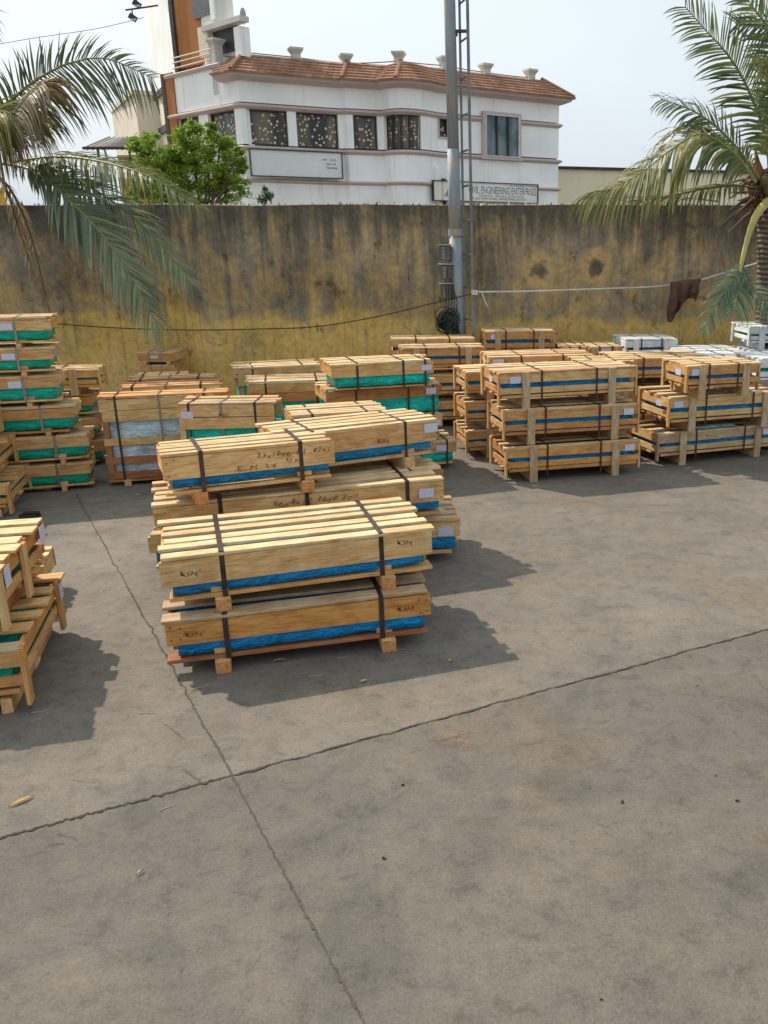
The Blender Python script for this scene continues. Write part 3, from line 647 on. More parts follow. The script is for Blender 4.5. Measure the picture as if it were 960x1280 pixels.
# ------------------------------------------------------------------ compound wall
WY = 12.7
def wall_mat():
    m, n, p = new_mat('stained_ochre_plaster'); t = N(n, 'ShaderNodeTexCoord'); sp = N(n, 'ShaderNodeSeparateXYZ'); n.links.new(t.outputs['Object'], sp.inputs[0]); z = sp.outputs['Z']; x = sp.outputs['X']
    v = tex(n, 'Object')
    st = nz(n, tex(n, 'Object', (5.0, 1, .28)), 1.6, 7, .68, .3); st2 = nz(n, tex(n, 'Object', (17, 1, .45), (3, 0, 1)), 1.3, 6, .7); bl = nz(n, v, 1.0, 6, .6, .4); fine = nz(n, v, 14, 5, .65)
    och = ramp(n, [(.3, (.60, .38, .10)), (.55, (.74, .49, .15)), (.8, (.80, .58, .26))], bl)
    dark = ramp(n, [(.3, (.115, .102, .080)), (.55, (.235, .203, .152)), (.75, (.40, .33, .23))], bl)
    # soot is heavy at the coping, thins out downwards, and stops in an old tide line about 1.2 m up
    zz = math_(n, 'ADD', z, math_(n, 'MULTIPLY', math_(n, 'SUBTRACT', bl, .5), .9))
    band = N(n, 'ShaderNodeMapRange'); band.inputs[1].default_value = 1.12; band.inputs[2].default_value = 1.26; n.links.new(zz, band.inputs[0])
    hi = N(n, 'ShaderNodeMapRange'); hi.inputs[1].default_value = 1.1; hi.inputs[2].default_value = 2.7; hi.inputs[3].default_value = .62; hi.inputs[4].default_value = 1.0; n.links.new(z, hi.inputs[0])
    k = math_(n, 'MULTIPLY', band.outputs[0], hi.outputs[0])
    am = ramp(n, [(.38, .15), (.62, 1.0)], nz(n, tex(n, 'Object', (1, 1, 1), (9, 0, 4)), .75, 3, .5)); st = nz(n, tex(n, 'Object', (3.2, 1, .34)), 1.5, 8, .7, .5); cl = nz(n, tex(n, 'Object', (1.3, 1, 1.1), (4, 0, 9)), 1.5, 7, .68, .8)
    k = math_(n, 'ADD', k, math_(n, 'MULTIPLY', math_(n, 'SUBTRACT', st, .5), math_(n, 'ADD', .6, math_(n, 'MULTIPLY', am, 1.6)))); k = math_(n, 'ADD', k, math_(n, 'MULTIPLY', math_(n, 'SUBTRACT', cl, .5), 2.2)); k = math_(n, 'ADD', k, math_(n, 'MULTIPLY', math_(n, 'MULTIPLY', math_(n, 'SUBTRACT', st2, .5), am), .9), True)
    base = mix(n, och, dark, k)
    top = N(n, 'ShaderNodeMapRange'); top.inputs[1].default_value = 2.1; top.inputs[2].default_value = 2.72; n.links.new(math_(n, 'ADD', z, math_(n, 'MULTIPLY', math_(n, 'SUBTRACT', st, .5), 2.2)), top.inputs[0])
    base = mix(n, base, (.055, .050, .040), math_(n, 'MULTIPLY', top.outputs[0], .72))
    # drip lines
    dr = ramp(n, [(.54, 0.0), (.74, 1.0)], nz(n, tex(n, 'Object', (15, 1, .16), (11, 0, 5)), 1.2, 6, .7, .6))
    base = mix(n, base, (.05, .042, .028), math_(n, 'MULTIPLY', math_(n, 'MULTIPLY', dr, am), .6))
    pl = ramp(n, [(.64, 0.0), (.72, 1.0)], nz(n, tex(n, 'Object', (13, 1, .25), (31, 0, 9)), 1.2, 6, .7, .6))
    base = mix(n, base, (.42, .36, .22), math_(n, 'MULTIPLY', math_(n, 'MULTIPLY', pl, am), .45))
    # greenish algae patches
    al = ramp(n, [(.56, 0.0), (.70, 1.0)], nz(n, tex(n, 'Object', (1, 1, 1), (2, 0, 8)), .9, 4, .6, .5)); base = mix(n, base, (.10, .09, .05), math_(n, 'MULTIPLY', al, .55))
    # hairline joints every few metres
    jx = math_(n, 'ABSOLUTE', math_(n, 'SUBTRACT', math_(n, 'FRACT', math_(n, 'ADD', math_(n, 'MULTIPLY', x, .62), math_(n, 'MULTIPLY', math_(n, 'SUBTRACT', st, .5), .015))), .5))
    base = mix(n, base, (.04, .035, .025), math_(n, 'MULTIPLY', math_(n, 'LESS_THAN', jx, .0035), .3))
    # two old round repairs: dark heart, ochre ring
    for (cu, cv, rr) in ((674, 338, .23), (745, 334, .22)):
        c = at(cu, cv, WY); vm = N(n, 'ShaderNodeVectorMath', operation='DISTANCE'); mp = N(n, 'ShaderNodeMapping'); mp.inputs['Scale'].default_value = (1, 0, .85); n.links.new(t.outputs['Object'], mp.inputs[0])
        n.links.new(mp.outputs[0], vm.inputs[0]); vm.inputs[1].default_value = (c.x, 0, c.z*.85)
        dd = math_(n, 'ADD', vm.outputs['Value'], math_(n, 'MULTIPLY', math_(n, 'SUBTRACT', nz(n, v, 7, 3), .5), .22))
        ring = ramp(n, [(.0, 0.0), (rr*.45, .0), (rr*.62, .75), (rr*.85, .6), (rr*1.15, 0.0)], dd); base = mix(n, base, (.58, .40, .17), ring)
        hrt = ramp(n, [(0, .8), (rr*.35, .5), (rr*.5, 0.0)], dd); base = mix(n, base, (.05, .042, .025), hrt)
    base = mix(n, base, ramp(n, [(.35, .78), (.6, 1.08)], fine), .8, 'MULTIPLY')
    ch = nz(n, tex(n, 'Object', (1, 1, .8), (5, 0, 2)), 5, 7, .75); base = mix(n, base, ramp(n, [(.36, (.45, .42, .38)), (.43, 1.0), (.62, 1.0), (.70, (1.35, 1.3, 1.2))], ch), .8, 'MULTIPLY')
    setc(n, p, base); p.inputs['Roughness'].default_value = .93; bump(n, p, math_(n, 'ADD', fine, st2), .5, .012); return m
mb = MB(); nx = 120; x0, x1 = -24.0, 24.0; wt = []
for i in range(nx+1):
    x = x0+(x1-x0)*i/nx; h = 2.715+.018*noise.noise(Vector((x*.7, 3, 0)))+.012*noise.noise(Vector((x*3, 1, 0)))
    mb.v += [Vector((x, WY, 0)), Vector((x, WY, h)), Vector((x, WY+.24, h+.015)), Vector((x, WY+.24, 0))]
for i in range(nx):
    for k in range(3): a = 4*i; mb.quad((a+k, a+4+k, a+5+k, a+1+k), [(0, 0)]*4)
mb.quad((3, 2, 1, 0), [(0, 0)]*4); a = 4*nx; mb.quad((a, a+1, a+2, a+3), [(0, 0)]*4)
wallo = mb.build('compound_wall', wall_mat()); tag(wallo, 'tall ochre plastered boundary wall streaked with black damp', 'wall')
# broken glass and brick bits bedded in the coping
def multi(name, cols, rough=.4):
    m, n, p = new_mat(name); g = N(n, 'ShaderNodeNewGeometry'); setc(n, p, ramp(n, cols, g.outputs['Random Per Island'], 'CONSTANT')); p.inputs['Roughness'].default_value = rough; return m
mb = MB()
for i in range(1500):
    x = rnd.uniform(-9, 8); y = WY+rnd.uniform(.02, .22); h = rnd.uniform(.015, .05)*(1.7 if rnd.random() < .12 else 1); w_ = rnd.uniform(.02, .055); b = len(mb.v); a = rnd.uniform(0, 6.3); z = 2.705
    for k in range(3): mb.v.append(Vector((x+math.cos(a+k*2.1)*w_*.6, y+math.sin(a+k*2.1)*w_*.4, z)))
    mb.v.append(Vector((x+rnd.uniform(-.02, .02), y, z+h)))
    for f in ((0, 1, 3), (1, 2, 3), (2, 0, 3)): mb.quad([b+q for q in f], [(0, 0)]*3)
gl = mb.build('glass_shards', multi('shards', [(0, (.6, .56, .46)), (.3, (.32, .13, .06)), (.45, (.75, .72, .62)), (.68, (.10, .10, .06)), (.8, (.38, .18, .09)), (.9, (.7, .68, .62))])); tag(gl, 'jagged glass and brick bits along the top of the wall', 'shards', kind='stuff')

# ------------------------------------------------------------------ lamp pole, ladder, boxes, lines
PY = 12.25
pole = empty('lamp_pole', (at(574, 480, PY).x, PY, 0)); tag(pole, 'tall grey-blue steel pole with rusty streaks before the wall', 'pole')
def steel_mat():
    m, n, p = new_mat('weathered_pole_paint'); f = nz(n, tex(n, 'Object', (3, 3, .9)), 1.6, 5, .6, .5); g = nz(n, tex(n, 'Object', (9, 9, 1)), 2, 4)
    b = ramp(n, [(.4, (.24, .29, .34)), (.55, (.28, .32, .35)), (.62, (.40, .31, .20)), (.72, (.34, .37, .38))], f)
    setc(n, p, mix(n, b, ramp(n, [(.3, .8), (.7, 1.1)], g), 1, 'MULTIPLY')); p.inputs['Roughness'].default_value = .6; p.inputs['Metallic'].default_value = 0; return m
pm = steel_mat(); base = Vector((at(574, 480, PY).x, PY, 0)); top = at(560.5, -60, PY)
def seg(nm, a, b, r1, r2, mat, par, n_=14):
    mb = MB(); mb.tube([Vector(a)-par.location, (Vector(a)+Vector(b))/2-par.location, Vector(b)-par.location], r1, n_, r2=r2); return mb.build(nm, mat, par, smooth=True)
d = top-base; mid1 = base+d*(.42); mid2 = base+d*(.60)
seg('shaft', base, mid1, .092, .086, pm, pole); seg('shaft', mid1-d*.004, mid2, .086, .082, pm, pole); seg('shaft', mid2-d*.004, top+d*.15, .076, .070, pm, pole)
mb = MB(); mb.tube([mid1-d*.012-base, mid1+d*.004-base], .1, 14); mb.build('joint_collar', pm, pole)
mb = MB(); c = at(573, 39, PY); mb.box(Vector((0, 0, 0)), (.26, .06, .03)); mb.box((-.06, 0, -.03), (.10, .05, .05)); q = mb.build('ladder_bracket', M['strap'], pole); q.location = c-base
lad = empty('ladder', (at(585, 480, PY).x, PY-.05, 0)); tag(lad, 'narrow rusty steel ladder fixed beside the grey pole', 'ladder'); lb = lad.location.copy()
lm = plain('dull_ladder_steel', (.20, .21, .22), .5, .4, .35, 6)
rail = []
for (u0, v0, u1, v1, Y, r) in ((573.5, -40, 583, 500, PY+.02, .022), (583.5, -40, 593.5, 500, PY-.30, .026)):
    a = at(u1, v1, Y); b = at(u0, v0, Y); a2 = b+(a-b)*(b.z/(b.z-a.z)) if a.z > 0 else a; rail.append((a, b)); mb = MB(); mb.tube([a+(a-b)*.02-lb, (a+b)/2-lb, b-lb], r, 4); mb.build('rail', lm, lad)
k = 0
for i in range(14):
    z = 0.35+.43*i
    ps = []
    for a, b in rail: t = (z-a.z)/(b.z-a.z); ps.append(a+(b-a)*t)
    if z > rail[0][1].z: break
    mb = MB(); mb.tube([ps[0]-lb, ps[1]-lb], .013, 6); mb.build('rung', lm, lad)
bxm = plain('grey_ballast_box', (.13, .14, .14), .5, .5, .3, 10); fin = plain('pale_fins', (.42, .42, .38), .6, .3, .2, 20)
for i, (u, v) in enumerate(((556.5, 316), (558, 340), (558.5, 364))):
    c = at(u, v, PY-.05); e = empty('ballast_box', c-Vector((0, 0, .11))); tag(e, ['topmost', 'middle', 'lowest'][i]+' of the three grey finned boxes on the left of the pole', 'box', 'finned boxes on the pole')
    mb = MB(); mb.box((0, 0, .11), (.15, .13, .19)); mb.build('housing', bxm, e, bevel=.006)
    mb = MB(); mb.box((-.01, -.01, .215), (.20, .18, .012), rot=None); mb.build('cover', fin, e)
    if i < 2 or 1:
        mb = MB()
        for k in range(9): mb.box((-.02, -.072, .035+k*.018), (.035, .012, .008)); 
        mb.build('fins', fin, e)
        mb = MB()
        for k in range(4): mb.box((-.085+.012, -.05+k*.03, .11), (.015, .008, .17))
        mb.build('side_ribs', bxm, e)
# cables down the pole and the bundle
cbm = plain('dark_green_cable', (.012, .035, .03), .5); cb2 = plain('black_cable', (.015, .015, .016), .5)
bun = at(560, 402, PY-.12)
mb = MB(); r2 = random.Random(5)
for i in range(42):
    ang = r2.uniform(0, 6.28); R_ = r2.uniform(.05, .15); tz = r2.uniform(-.8, .8); ty = r2.uniform(-.5, .5); c0 = Vector((r2.uniform(-.07, .07), r2.uniform(-.04, .04), r2.uniform(-.09, .09))); pts = []
    for k in range(15):
        a = ang+k/14*r2.uniform(4.5, 6.3); pts.append(c0+Vector((math.cos(a)*R_*.9, math.sin(a)*R_*ty*.7+.03*math.sin(a*2), math.sin(a)*R_*.85+.02*math.cos(a*3)*tz)))
    mb.tube(pts, .006, 5)
o = mb.build('cable_coil', cbm); o.location = bun; tag(o, 'tangled dark green cable coil hung at the foot of the pole', 'cable coil')
for i in range(5):
    mb = MB(); a = at(562+i*1.2, 322+i*10, PY-.1); b = bun+Vector((.03*(i-2)+.05, 0, .1)); mb.tube([a, (a+b)/2+Vector((.02*(i-2), -.03, 0)), b], .006, 5); o = mb.build('pole_cable', cb2); tag(o, 'thin black cable running down the pole from the finned boxes', 'cable', 'cables down the pole')
for i in range(3):
    mb = MB(); a = bun+Vector((.07+.03*i, .02, -.05)); b = at(570+i*3, 424+i*4, PY-.1)+Vector((0, 0, -.4)); mb.tube([a, a+Vector((.03, 0, -.15)), b], .008, 5); o = mb.build('pole_cable', cb2); tag(o, 'black cable dropping from the green coil behind the crates', 'cable', 'cables below the coil')
def line(name, pts, r, mat, lab, cat):
    P = [at(u, v, Y) for u, v, Y in pts]; out = []
    for i in range(len(P)-1):
        a = P[max(i-1, 0)]; b = P[i]; c = P[i+1]; d = P[min(i+2, len(P)-1)]
        for k in range(8):
            t = k/8; out.append(.5*((2*b)+(-a+c)*t+(2*a-5*b+4*c-d)*t*t+(-a+3*b-3*c+d)*t**3))
    out.append(P[-1]); mb = MB(); mb.tube(out, r, 5); o = mb.build(name, mat); tag(o, lab, cat); return o
line('cable', [(-60, 396, 12.6), (60, 404, 12.6), (150, 410, 12.6), (245, 412.5, 12.6), (330, 411, 12.6), (397, 408, 12.6), (470, 396, 12.5), (545, 378, 12.3), (590, 367, 12.0)], .008, plain('old_green_wire', (.05, .055, .03), .6), 'thin dark cable sagging along the left half of the wall', 'cable')
line('cable_tail', [(397, 405, 12.58), (396, 409, 12.58), (397, 415, 12.58)], .007, cb2, 'short black cable end dangling from the sagging cable', 'cable end')
rope = plain('white_plastic_tape', (.62, .62, .58), .5)
line('washing_line', [(594, 365, 11.93), (660, 364, 12.1), (750, 361, 12.3), (820, 358, 12.4), (870, 351, 12.4), (905, 341, 12.3), (962, 324, 12.0), (1010, 310, 11.9)], .012, rope, 'white plastic line strung from the ladder to the right palm', 'line')
line('line_tail', [(602, 365, 11.9), (605, 373, 11.9), (609, 383, 11.9)], .009, rope, 'loose white line end hanging beside the ladder', 'line end')
mb = MB(); kn = at(593, 366, 11.9)
for i in range(5): mb.tube([kn+Vector((-.035, 0, -.02+.012*i)), kn+Vector((0, -.035, -.018+.012*i)), kn+Vector((.04, 0, -.02+.012*i))], .009, 5)
tag(mb.build('knot', rope), 'white knotted line wrapped round the ladder rail', 'knot')
# brown cloth over the line
def cloth():
    mb = MB(); nu, nv = 22, 16
    TL = at(838, 353.5, 12.36); TR = at(876, 349, 12.36); BL = at(834, 404, 12.4); BR = at(868, 392, 12.4)
    for side in (0, 1):
        b = len(mb.v)
        for i in range(nu+1):
            for j in range(nv+1):
                s = i/nu; t = j/nv; tp = TL.lerp(TR, s); bt = BL.lerp(BR, s); L = .75+.25*math.sin(s*5+1)
                if side: L *= .7
                p = tp.lerp(bt, t*L); f = math.sin(s*19+t*2)*.03+math.sin(s*37+1.5)*.012
                p.y += (f*(.3+t))*1.0+(.02 if not side else -.035)-.01; p.x += .012*math.sin(t*7+s*9)
                if t == 0: p.y = tp.y; p.z = tp.z+.014
                mb.v.append(p)
        for i in range(nu):
            for j in range(nv): a = b+i*(nv+1)+j; mb.quad((a, a+1, a+nv+2, a+nv+1), [(0, 0)]*4)
    return mb
tag(cloth().build('cloth', plain('brown_rag', (.12, .065, .045), .9, 0, .4, 12), smooth=True), 'crumpled dark brown cloth draped over the white line', 'cloth')
# ------------------------------------------------------------------ white building
def wash(name, c, streak=.35, tint=(.62, .52, .42)):
    streak = min(1, streak*1.5); m, n, p = new_mat(name); v = tex(n, 'Object'); s = nz(n, tex(n, 'Object', (3.2, 3.2, .18)), 1.6, 7, .68); g = nz(n, v, .9, 4)
    b = mix(n, c, ramp(n, [(.3, .9), (.7, 1.04)], g), 1, 'MULTIPLY')
    b = mix(n, b, tint, math_(n, 'MULTIPLY', ramp(n, [(.56, 0.0), (.72, 1.0)], s), streak)); setc(n, p, b); p.inputs['Roughness'].default_value = .8; return m
wm = wash('white_limewash', (.90, .93, .92)); pk = wash('pinkish_moulding', (.56, .46, .44), .3, (.3, .24, .2)); bei = wash('beige_plaster', (.78, .68, .52), .4, (.35, .27, .18))
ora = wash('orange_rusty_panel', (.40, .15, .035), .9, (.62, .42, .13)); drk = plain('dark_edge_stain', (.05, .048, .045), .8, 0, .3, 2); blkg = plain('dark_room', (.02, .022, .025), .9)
cap = wash('grey_cap_stone', (.56, .55, .51), .4, (.3, .28, .24))
P1 = (-7.475, 26.0)
def sweep(poly, prof, name, mats, parent, org=(0, 0, 0), closed=True, mi=None):
    """run a profile [(outward, z)] along a plan polyline (outward = towards the viewer side)"""
    n_ = len(poly); P = [Vector((x, y)) for x, y in poly]; ns = []
    for i in range(n_):
        a = (P[i]-P[i-1]).normalized() if i > 0 else (P[1]-P[0]).normalized(); b = (P[i+1]-P[i]).normalized() if i < n_-1 else a
        na = Vector((a.y, -a.x)); nb = Vector((b.y, -b.x)); m_ = (na+nb).normalized(); ns.append(m_/max(.35, m_.dot(na)))
    mb = MB(); k = len(prof); acc = 0
    for i in range(n_):
        for o_, z in prof: q = P[i]+ns[i]*o_; mb.v.append(Vector((q.x-org[0], q.y-org[1], z-org[2])))
    for i in range(n_-1):
        l = (P[i+1]-P[i]).length
        for j in range(k if closed else k-1):
            j2 = (j+1) % k; mb.quad((i*k+j, i*k+j2, (i+1)*k+j2, (i+1)*k+j), [(acc, j), (acc, j+1), (acc+l, j+1), (acc+l, j)])
        acc += l
    if closed: mb.quad(list(range(k))[::-1], [(0, 0)]*k); mb.quad([(n_-1)*k+j for j in range(k)], [(0, 0)]*k)
    return mb.build(name, mats, parent)
bo = Vector((-3, 30, 0)); B = empty('white_building', bo); tag(B, 'white two storey building with red tiled eaves behind the wall', 'building')
A_L = (-10.35, 28.55)
bay = [(-3.80, 27.62), (-3.55, 27.33), (-3.25, 27.22), (-2.95, 27.28), (-2.62, 27.48)]
P2, P2b, P6 = (-4.93, 27.30), (-4.78, 27.23), (1.517, 30.43)
back = (P6[0]-2.6, P6[1]+5.2)
front = [A_L, P1, P2, P2b]+bay+[(-2.2, 28.05), P6]
full = front+[back]
ZE, ZB1, ZB2, ZB3 = 6.57, 5.86, 4.78, 3.93
# lower storey, parapet strip and upper wall are swept; window strip is piers with openings
sweep(full, [(0, 0), (0, ZB2-.08), (-.28, ZB2-.08), (-.28, 0)], 'lower_wall', wm, B, bo)
sweep(full, [(0, ZB1+.08), (0, ZE+.05), (-.28, ZE+.05), (-.28, ZB1+.08)], 'upper_wall', wm, B, bo)
for z, t in ((ZB1, .085), (ZB2, .085), (ZB3, .07)):
    sweep(full, [(.07, z-t*.5), (.10, z-t*.2), (.10, z+t*.2), (.05, z+t*.55), (-.28, z+t*1.01), (-.28, z-t*1.01), (0.01, z-t)], 'moulding', pk, B, bo)
def curtain_mat():
    m, n, p = new_mat('dotted_net_curtain'); uv = N(n, 'ShaderNodeUVMap'); vo = N(n, 'ShaderNodeTexVoronoi'); vo.inputs['Scale'].default_value = 9.5; vo.inputs['Randomness'].default_value = .8; n.links.new(uv.outputs[0], vo.inputs['Vector'])
    mp = N(n, 'ShaderNodeMapping'); mp.inputs['Scale'].default_value = (1.3, .12, 1); n.links.new(uv.outputs[0], mp.inputs[0]); f = nz(n, mp.outputs[0], 1.4, 2)
    b = ramp(n, [(.42, (.022, .024, .028)), (.5, (.10, .085, .06)), (.62, (.16, .14, .10))], f)  # dark and brown bands imitate reflections and things behind in the colour
    b = mix(n, (.62, .55, .34), b, ramp(n, [(.31, 0.0), (.38, 1.0)], vo.outputs['Distance'])); setc(n, p, b); p.inputs['Roughness'].default_value = .35; return m
cm = curtain_mat(); framem = plain('brown_window_frame', (.06, .045, .035), .6)
def wallseg(P, Q, wins, z0, z1, th=.28, name='window_wall', mat=None):
    """a storey-high strip between P and Q with openings (s0, s1) in metres"""
    P = Vector(P); Q = Vector(Q); L = (Q-P).length; d = (Q-P)/L; n_ = Vector((d.y, -d.x)); ang = math.atan2(d.y, d.x); mb = MB(); rot = Matrix.Rotation(ang, 3, 'Z')
    cur = 0
    for s0, s1 in wins+[(L, L)]:
        if s0-cur > .02:
            mb = MB(); c = P+d*((cur+s0)/2)-n_*(th/2); mb.box((c.x-bo.x, c.y-bo.y, (z0+z1)/2), (s0-cur, th, z1-z0), rot=rot, end=0); mb.build('wall_pier', mat or wm, B)
        cur = s1
    for s0, s1 in wins: window(P, d, n_, ang, s0, s1, z0, z1)
def window(P, d, n_, ang, s0, s1, z0, z1, style='net', inset=.14):
    c = P+d*((s0+s1)/2)-n_*inset; w_ = s1-s0; h = z1-z0
    e = MB(); t = .035 if w_ > .45 else .012; rot = Matrix.Identity(3)
    for dx, dz, sx, sz in ((0, h/2-t/2, w_, t), (0, -h/2+t/2, w_, t), (-w_/2+t/2, 0, t, h-2*t), (w_/2-t/2, 0, t, h-2*t)): e.box((dx, -.02, dz), (sx, .05, sz), end=0)
    o = e.build('window', framem if style == 'net' else plain('white_window_frame', (.6, .6, .6)), B); o.location = (c.x-bo.x, c.y-bo.y, (z0+z1)/2); o.rotation_euler = (0, 0, ang)
    q = MB(); q.v = [Vector(v) for v in ((-w_/2, .02, -h/2), (w_/2, .02, -h/2), (w_/2, .02, h/2), (-w_/2, .02, h/2))]; u = rnd.random()*9
    q.quad((0, 1, 2, 3), [(u, 0), (u+w_, 0), (u+w_, h), (u, h)]); q.build('curtain' if style == 'net' else 'pane', cm if style == 'net' else glassm, o)
    return o
def glass_mat():
    m, n, p = new_mat('grey_window_glass'); f = nz(n, tex(n, 'Object', (1, 1, .4)), 2, 2); setc(n, p, ramp(n, [(.4, (.05, .09, .11)), (.6, (.16, .22, .25))], f)); p.inputs['Roughness'].default_value = .12; return m
glassm = glass_mat()
zw0, zw1 = ZB2+.087, ZB1-.087
def S(u, v, P, Q): s, z = on_line(u, v, P, Q); return s*(Vector(Q)-Vector(P)).length
Av = lambda u: S(u, 160, P1, P2)
wallseg(P1, P2, [(Av(309), Av(360)), (Av(371), Av(423))], zw0, zw1)
wallseg(A_L, P1, [(S(224, 165, A_L, P1), S(250, 165, A_L, P1)), (S(261, 160, A_L, P1), S(295, 160, A_L, P1)-.02)], zw0, zw1)
wallseg(P2, P2b, [], zw0, zw1)
wallseg(P2b, bay[0], [(S(442, 165, P2b, bay[0]), S(472, 165, P2b, bay[0]))], zw0, zw1)
# curved bay window
wallseg(bay[0], bay[1], [(.06, .381)], zw0, zw1)
wallseg(bay[1], bay[2], [(.001, .319)], zw0, zw1); wallseg(bay[2], bay[3], [(.001, .305)], zw0, zw1); wallseg(bay[3], bay[4], [(.001, .34)], zw0, zw1)
E5 = (-2.2, 28.05)
wallseg(bay[4], E5, [], zw0, zw1)
s_sm = S(550, 152, E5, P6); s0, s1 = S(604, 170, E5, P6), S(646, 170, E5, P6)
zs, ze = on_line(625, 197, E5, P6)[1], on_line(625, 144.5, E5, P6)[1]
L6 = (Vector(P6)-Vector(E5)).length
PV, QV = Vector(E5), Vector(P6); dv = (QV-PV).normalized(); nv_ = Vector((dv.y, -dv.x)); an6 = math.atan2(dv.y, dv.x); rt6 = Matrix.Rotation(an6, 3, 'Z')
mb = MB(); sm0, sm1 = max(.02, s_sm-.05), s_sm+.28; zsm = zw1-.5
def wb(a, b, z0, z1):
    mb = MB(); c = PV+dv*((a+b)/2)-nv_*.14; mb.box((c.x-bo.x, c.y-bo.y, (z0+z1)/2), (b-a, .28, z1-z0), rot=rt6, end=0); mb.build('wall_pier', wm, B)
wb(0, sm0, zw0, zw1); wb(sm0, sm1, zw0, zsm); wb(sm1, s0, zw0, zw1); wb(s1, L6, zw0, zw1); wb(s0, s1, zw0, zw1)
o = window(PV, dv, nv_, an6, sm0, sm1, zsm, zw1)
o = window(PV, dv, nv_, an6, s0, s1, zs, ze, 'glass', -.125)
mb = MB(); w_ = s1-s0; h = ze-zs
for k in (-1, 1): mb.box((k*w_/6, -.03, 0), (.045, .04, h-.07), end=0)
mb.build('mullion', drk, o)
# moulded surround standing proud of the wall
mb = MB(); t = .075; hh = ze-zs; cz = (ze+zs)/2
for dx, dz, sx, sz in ((0, hh/2+t/2, w_+2*t, t), (0, -hh/2-t/2, w_+2*t+.1, t), (-w_/2-t/2, 0, t, hh), (w_/2+t/2, 0, t, hh)): mb.box((dx, 0, dz), (sx, .30, sz), end=0)
o = mb.build('window_surround', pk, B); c = PV+dv*((s0+s1)/2); o.location = (c.x-bo.x, c.y-bo.y, cz); o.rotation_euler = (0, 0, an6)
mb = MB(); t = .05
for dx, dz, sx, sz in ((0, -.5/2-t/2, sm1-sm0+2*t, t), (-(sm1-sm0)/2-t/2, 0, t, .5), ((sm1-sm0)/2+t/2, 0, t, .5)): mb.box((dx, 0, dz), (sx, .08, sz), end=0)
o = mb.build('window_surround', pk, B); c = PV+dv*((sm0+sm1)/2); o.location = (c.x-bo.x, c.y-bo.y, (zsm+zw1)/2); o.rotation_euler = (0, 0, an6)
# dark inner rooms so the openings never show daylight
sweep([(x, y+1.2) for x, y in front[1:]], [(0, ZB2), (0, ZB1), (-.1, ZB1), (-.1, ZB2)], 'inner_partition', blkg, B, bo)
# flat roof deck
mb = MB(); pts = [(x, y+.4) for x, y in front]+[back, (-12, 36)]; mb.v = [Vector((x-bo.x, y-bo.y, 6.9)) for x, y in pts]+[Vector((x-bo.x, y-bo.y, 6.6)) for x, y in pts]; k = len(pts)
mb.quad(list(range(k)), [(0, 0)]*k); mb.quad([k+i for i in range(k)][::-1], [(0, 0)]*k)
for i in range(k): mb.quad((i, k+i, k+(i+1) % k, (i+1) % k), [(0, 0)]*4)
mb.build('roof_deck', cap, B)
# tiled skirt roof: stepped courses
def tile_mat():
    m, n, p = new_mat('terracotta_tiles'); uv = N(n, 'ShaderNodeUVMap'); mp = N(n, 'ShaderNodeMapping'); mp.inputs['Scale'].default_value = (5.5, 1, 1); n.links.new(uv.outputs[0], mp.inputs[0])
    sp = N(n, 'ShaderNodeSeparateXYZ'); n.links.new(mp.outputs[0], sp.inputs[0]); fr_ = math_(n, 'FRACT', sp.outputs[0]); edge = math_(n, 'LESS_THAN', fr_, .12)
    f = nz(n, tex(n, 'Object'), 2.5, 5, .6); b = ramp(n, [(.3, (.22, .10, .055)), (.5, (.31, .155, .085)), (.7, (.40, .23, .14))], f); cell = N(n, 'ShaderNodeTexWhiteNoise', noise_dimensions='1D'); n.links.new(math_(n, 'FLOOR', sp.outputs[0]), cell.inputs['W'])
    b = mix(n, b, ramp(n, [(0, .78), (1, 1.12)], cell.outputs[0]), 1, 'MULTIPLY'); b = mix(n, b, (.14, .06, .03), math_(n, 'MULTIPLY', edge, .55)); setc(n, p, b); p.inputs['Roughness'].default_value = .75; return m
tm = tile_mat()
ux = Vector((A_L[0]-P1[0], A_L[1]-P1[1])).normalized()
rs = (P1[0]+ux.x*.75, P1[1]+ux.y*.75)
rpoly = [rs]+front[1:]+[back]
NC = 6; z_lo, z_hi, o_lo, o_hi = ZE+.06, 7.20, .36, -.42
for i in range(NC):
    za = z_lo+(z_hi-z_lo)*i/NC; zb = z_lo+(z_hi-z_lo)*(i+1)/NC; oa = o_lo+(o_hi-o_lo)*i/NC; ob = o_lo+(o_hi-o_lo)*(i+1)/NC
    sweep(rpoly, [(oa+.045, za-.01), (oa+.045, za+.045), (ob+.0, zb+.02), (ob-.06, zb-.03), (oa-.06, za)], 'tile_course', tm, B, bo)
sweep(rpoly, [(.30, ZE-.02), (.34, ZE+.055), (-.2, ZE+.055), (-.2, ZE-.09), (.12, ZE-.09)], 'eaves_moulding', pk, B, bo)
def offp(i, o_):
    P = [Vector(q) for q in rpoly]; a = (P[i]-P[i-1]).normalized() if i else (P[1]-P[0]).normalized(); b = (P[i+1]-P[i]).normalized(); m_ = (Vector((a.y, -a.x))+Vector((b.y, -b.x))).normalized(); return P[i]+m_*o_/max(.35, m_.dot(Vector((a.y, -a.x))))
for i in (1, 3, 6, len(rpoly)-2):
    a = offp(i, .37); b = offp(i, -.45); mb = MB(); mb.tube([(a.x-bo.x, a.y-bo.y, z_lo+.05), (b.x-bo.x, b.y-bo.y, z_hi+.06)], .06, 6); mb.build('hip_ridge', tm, B)
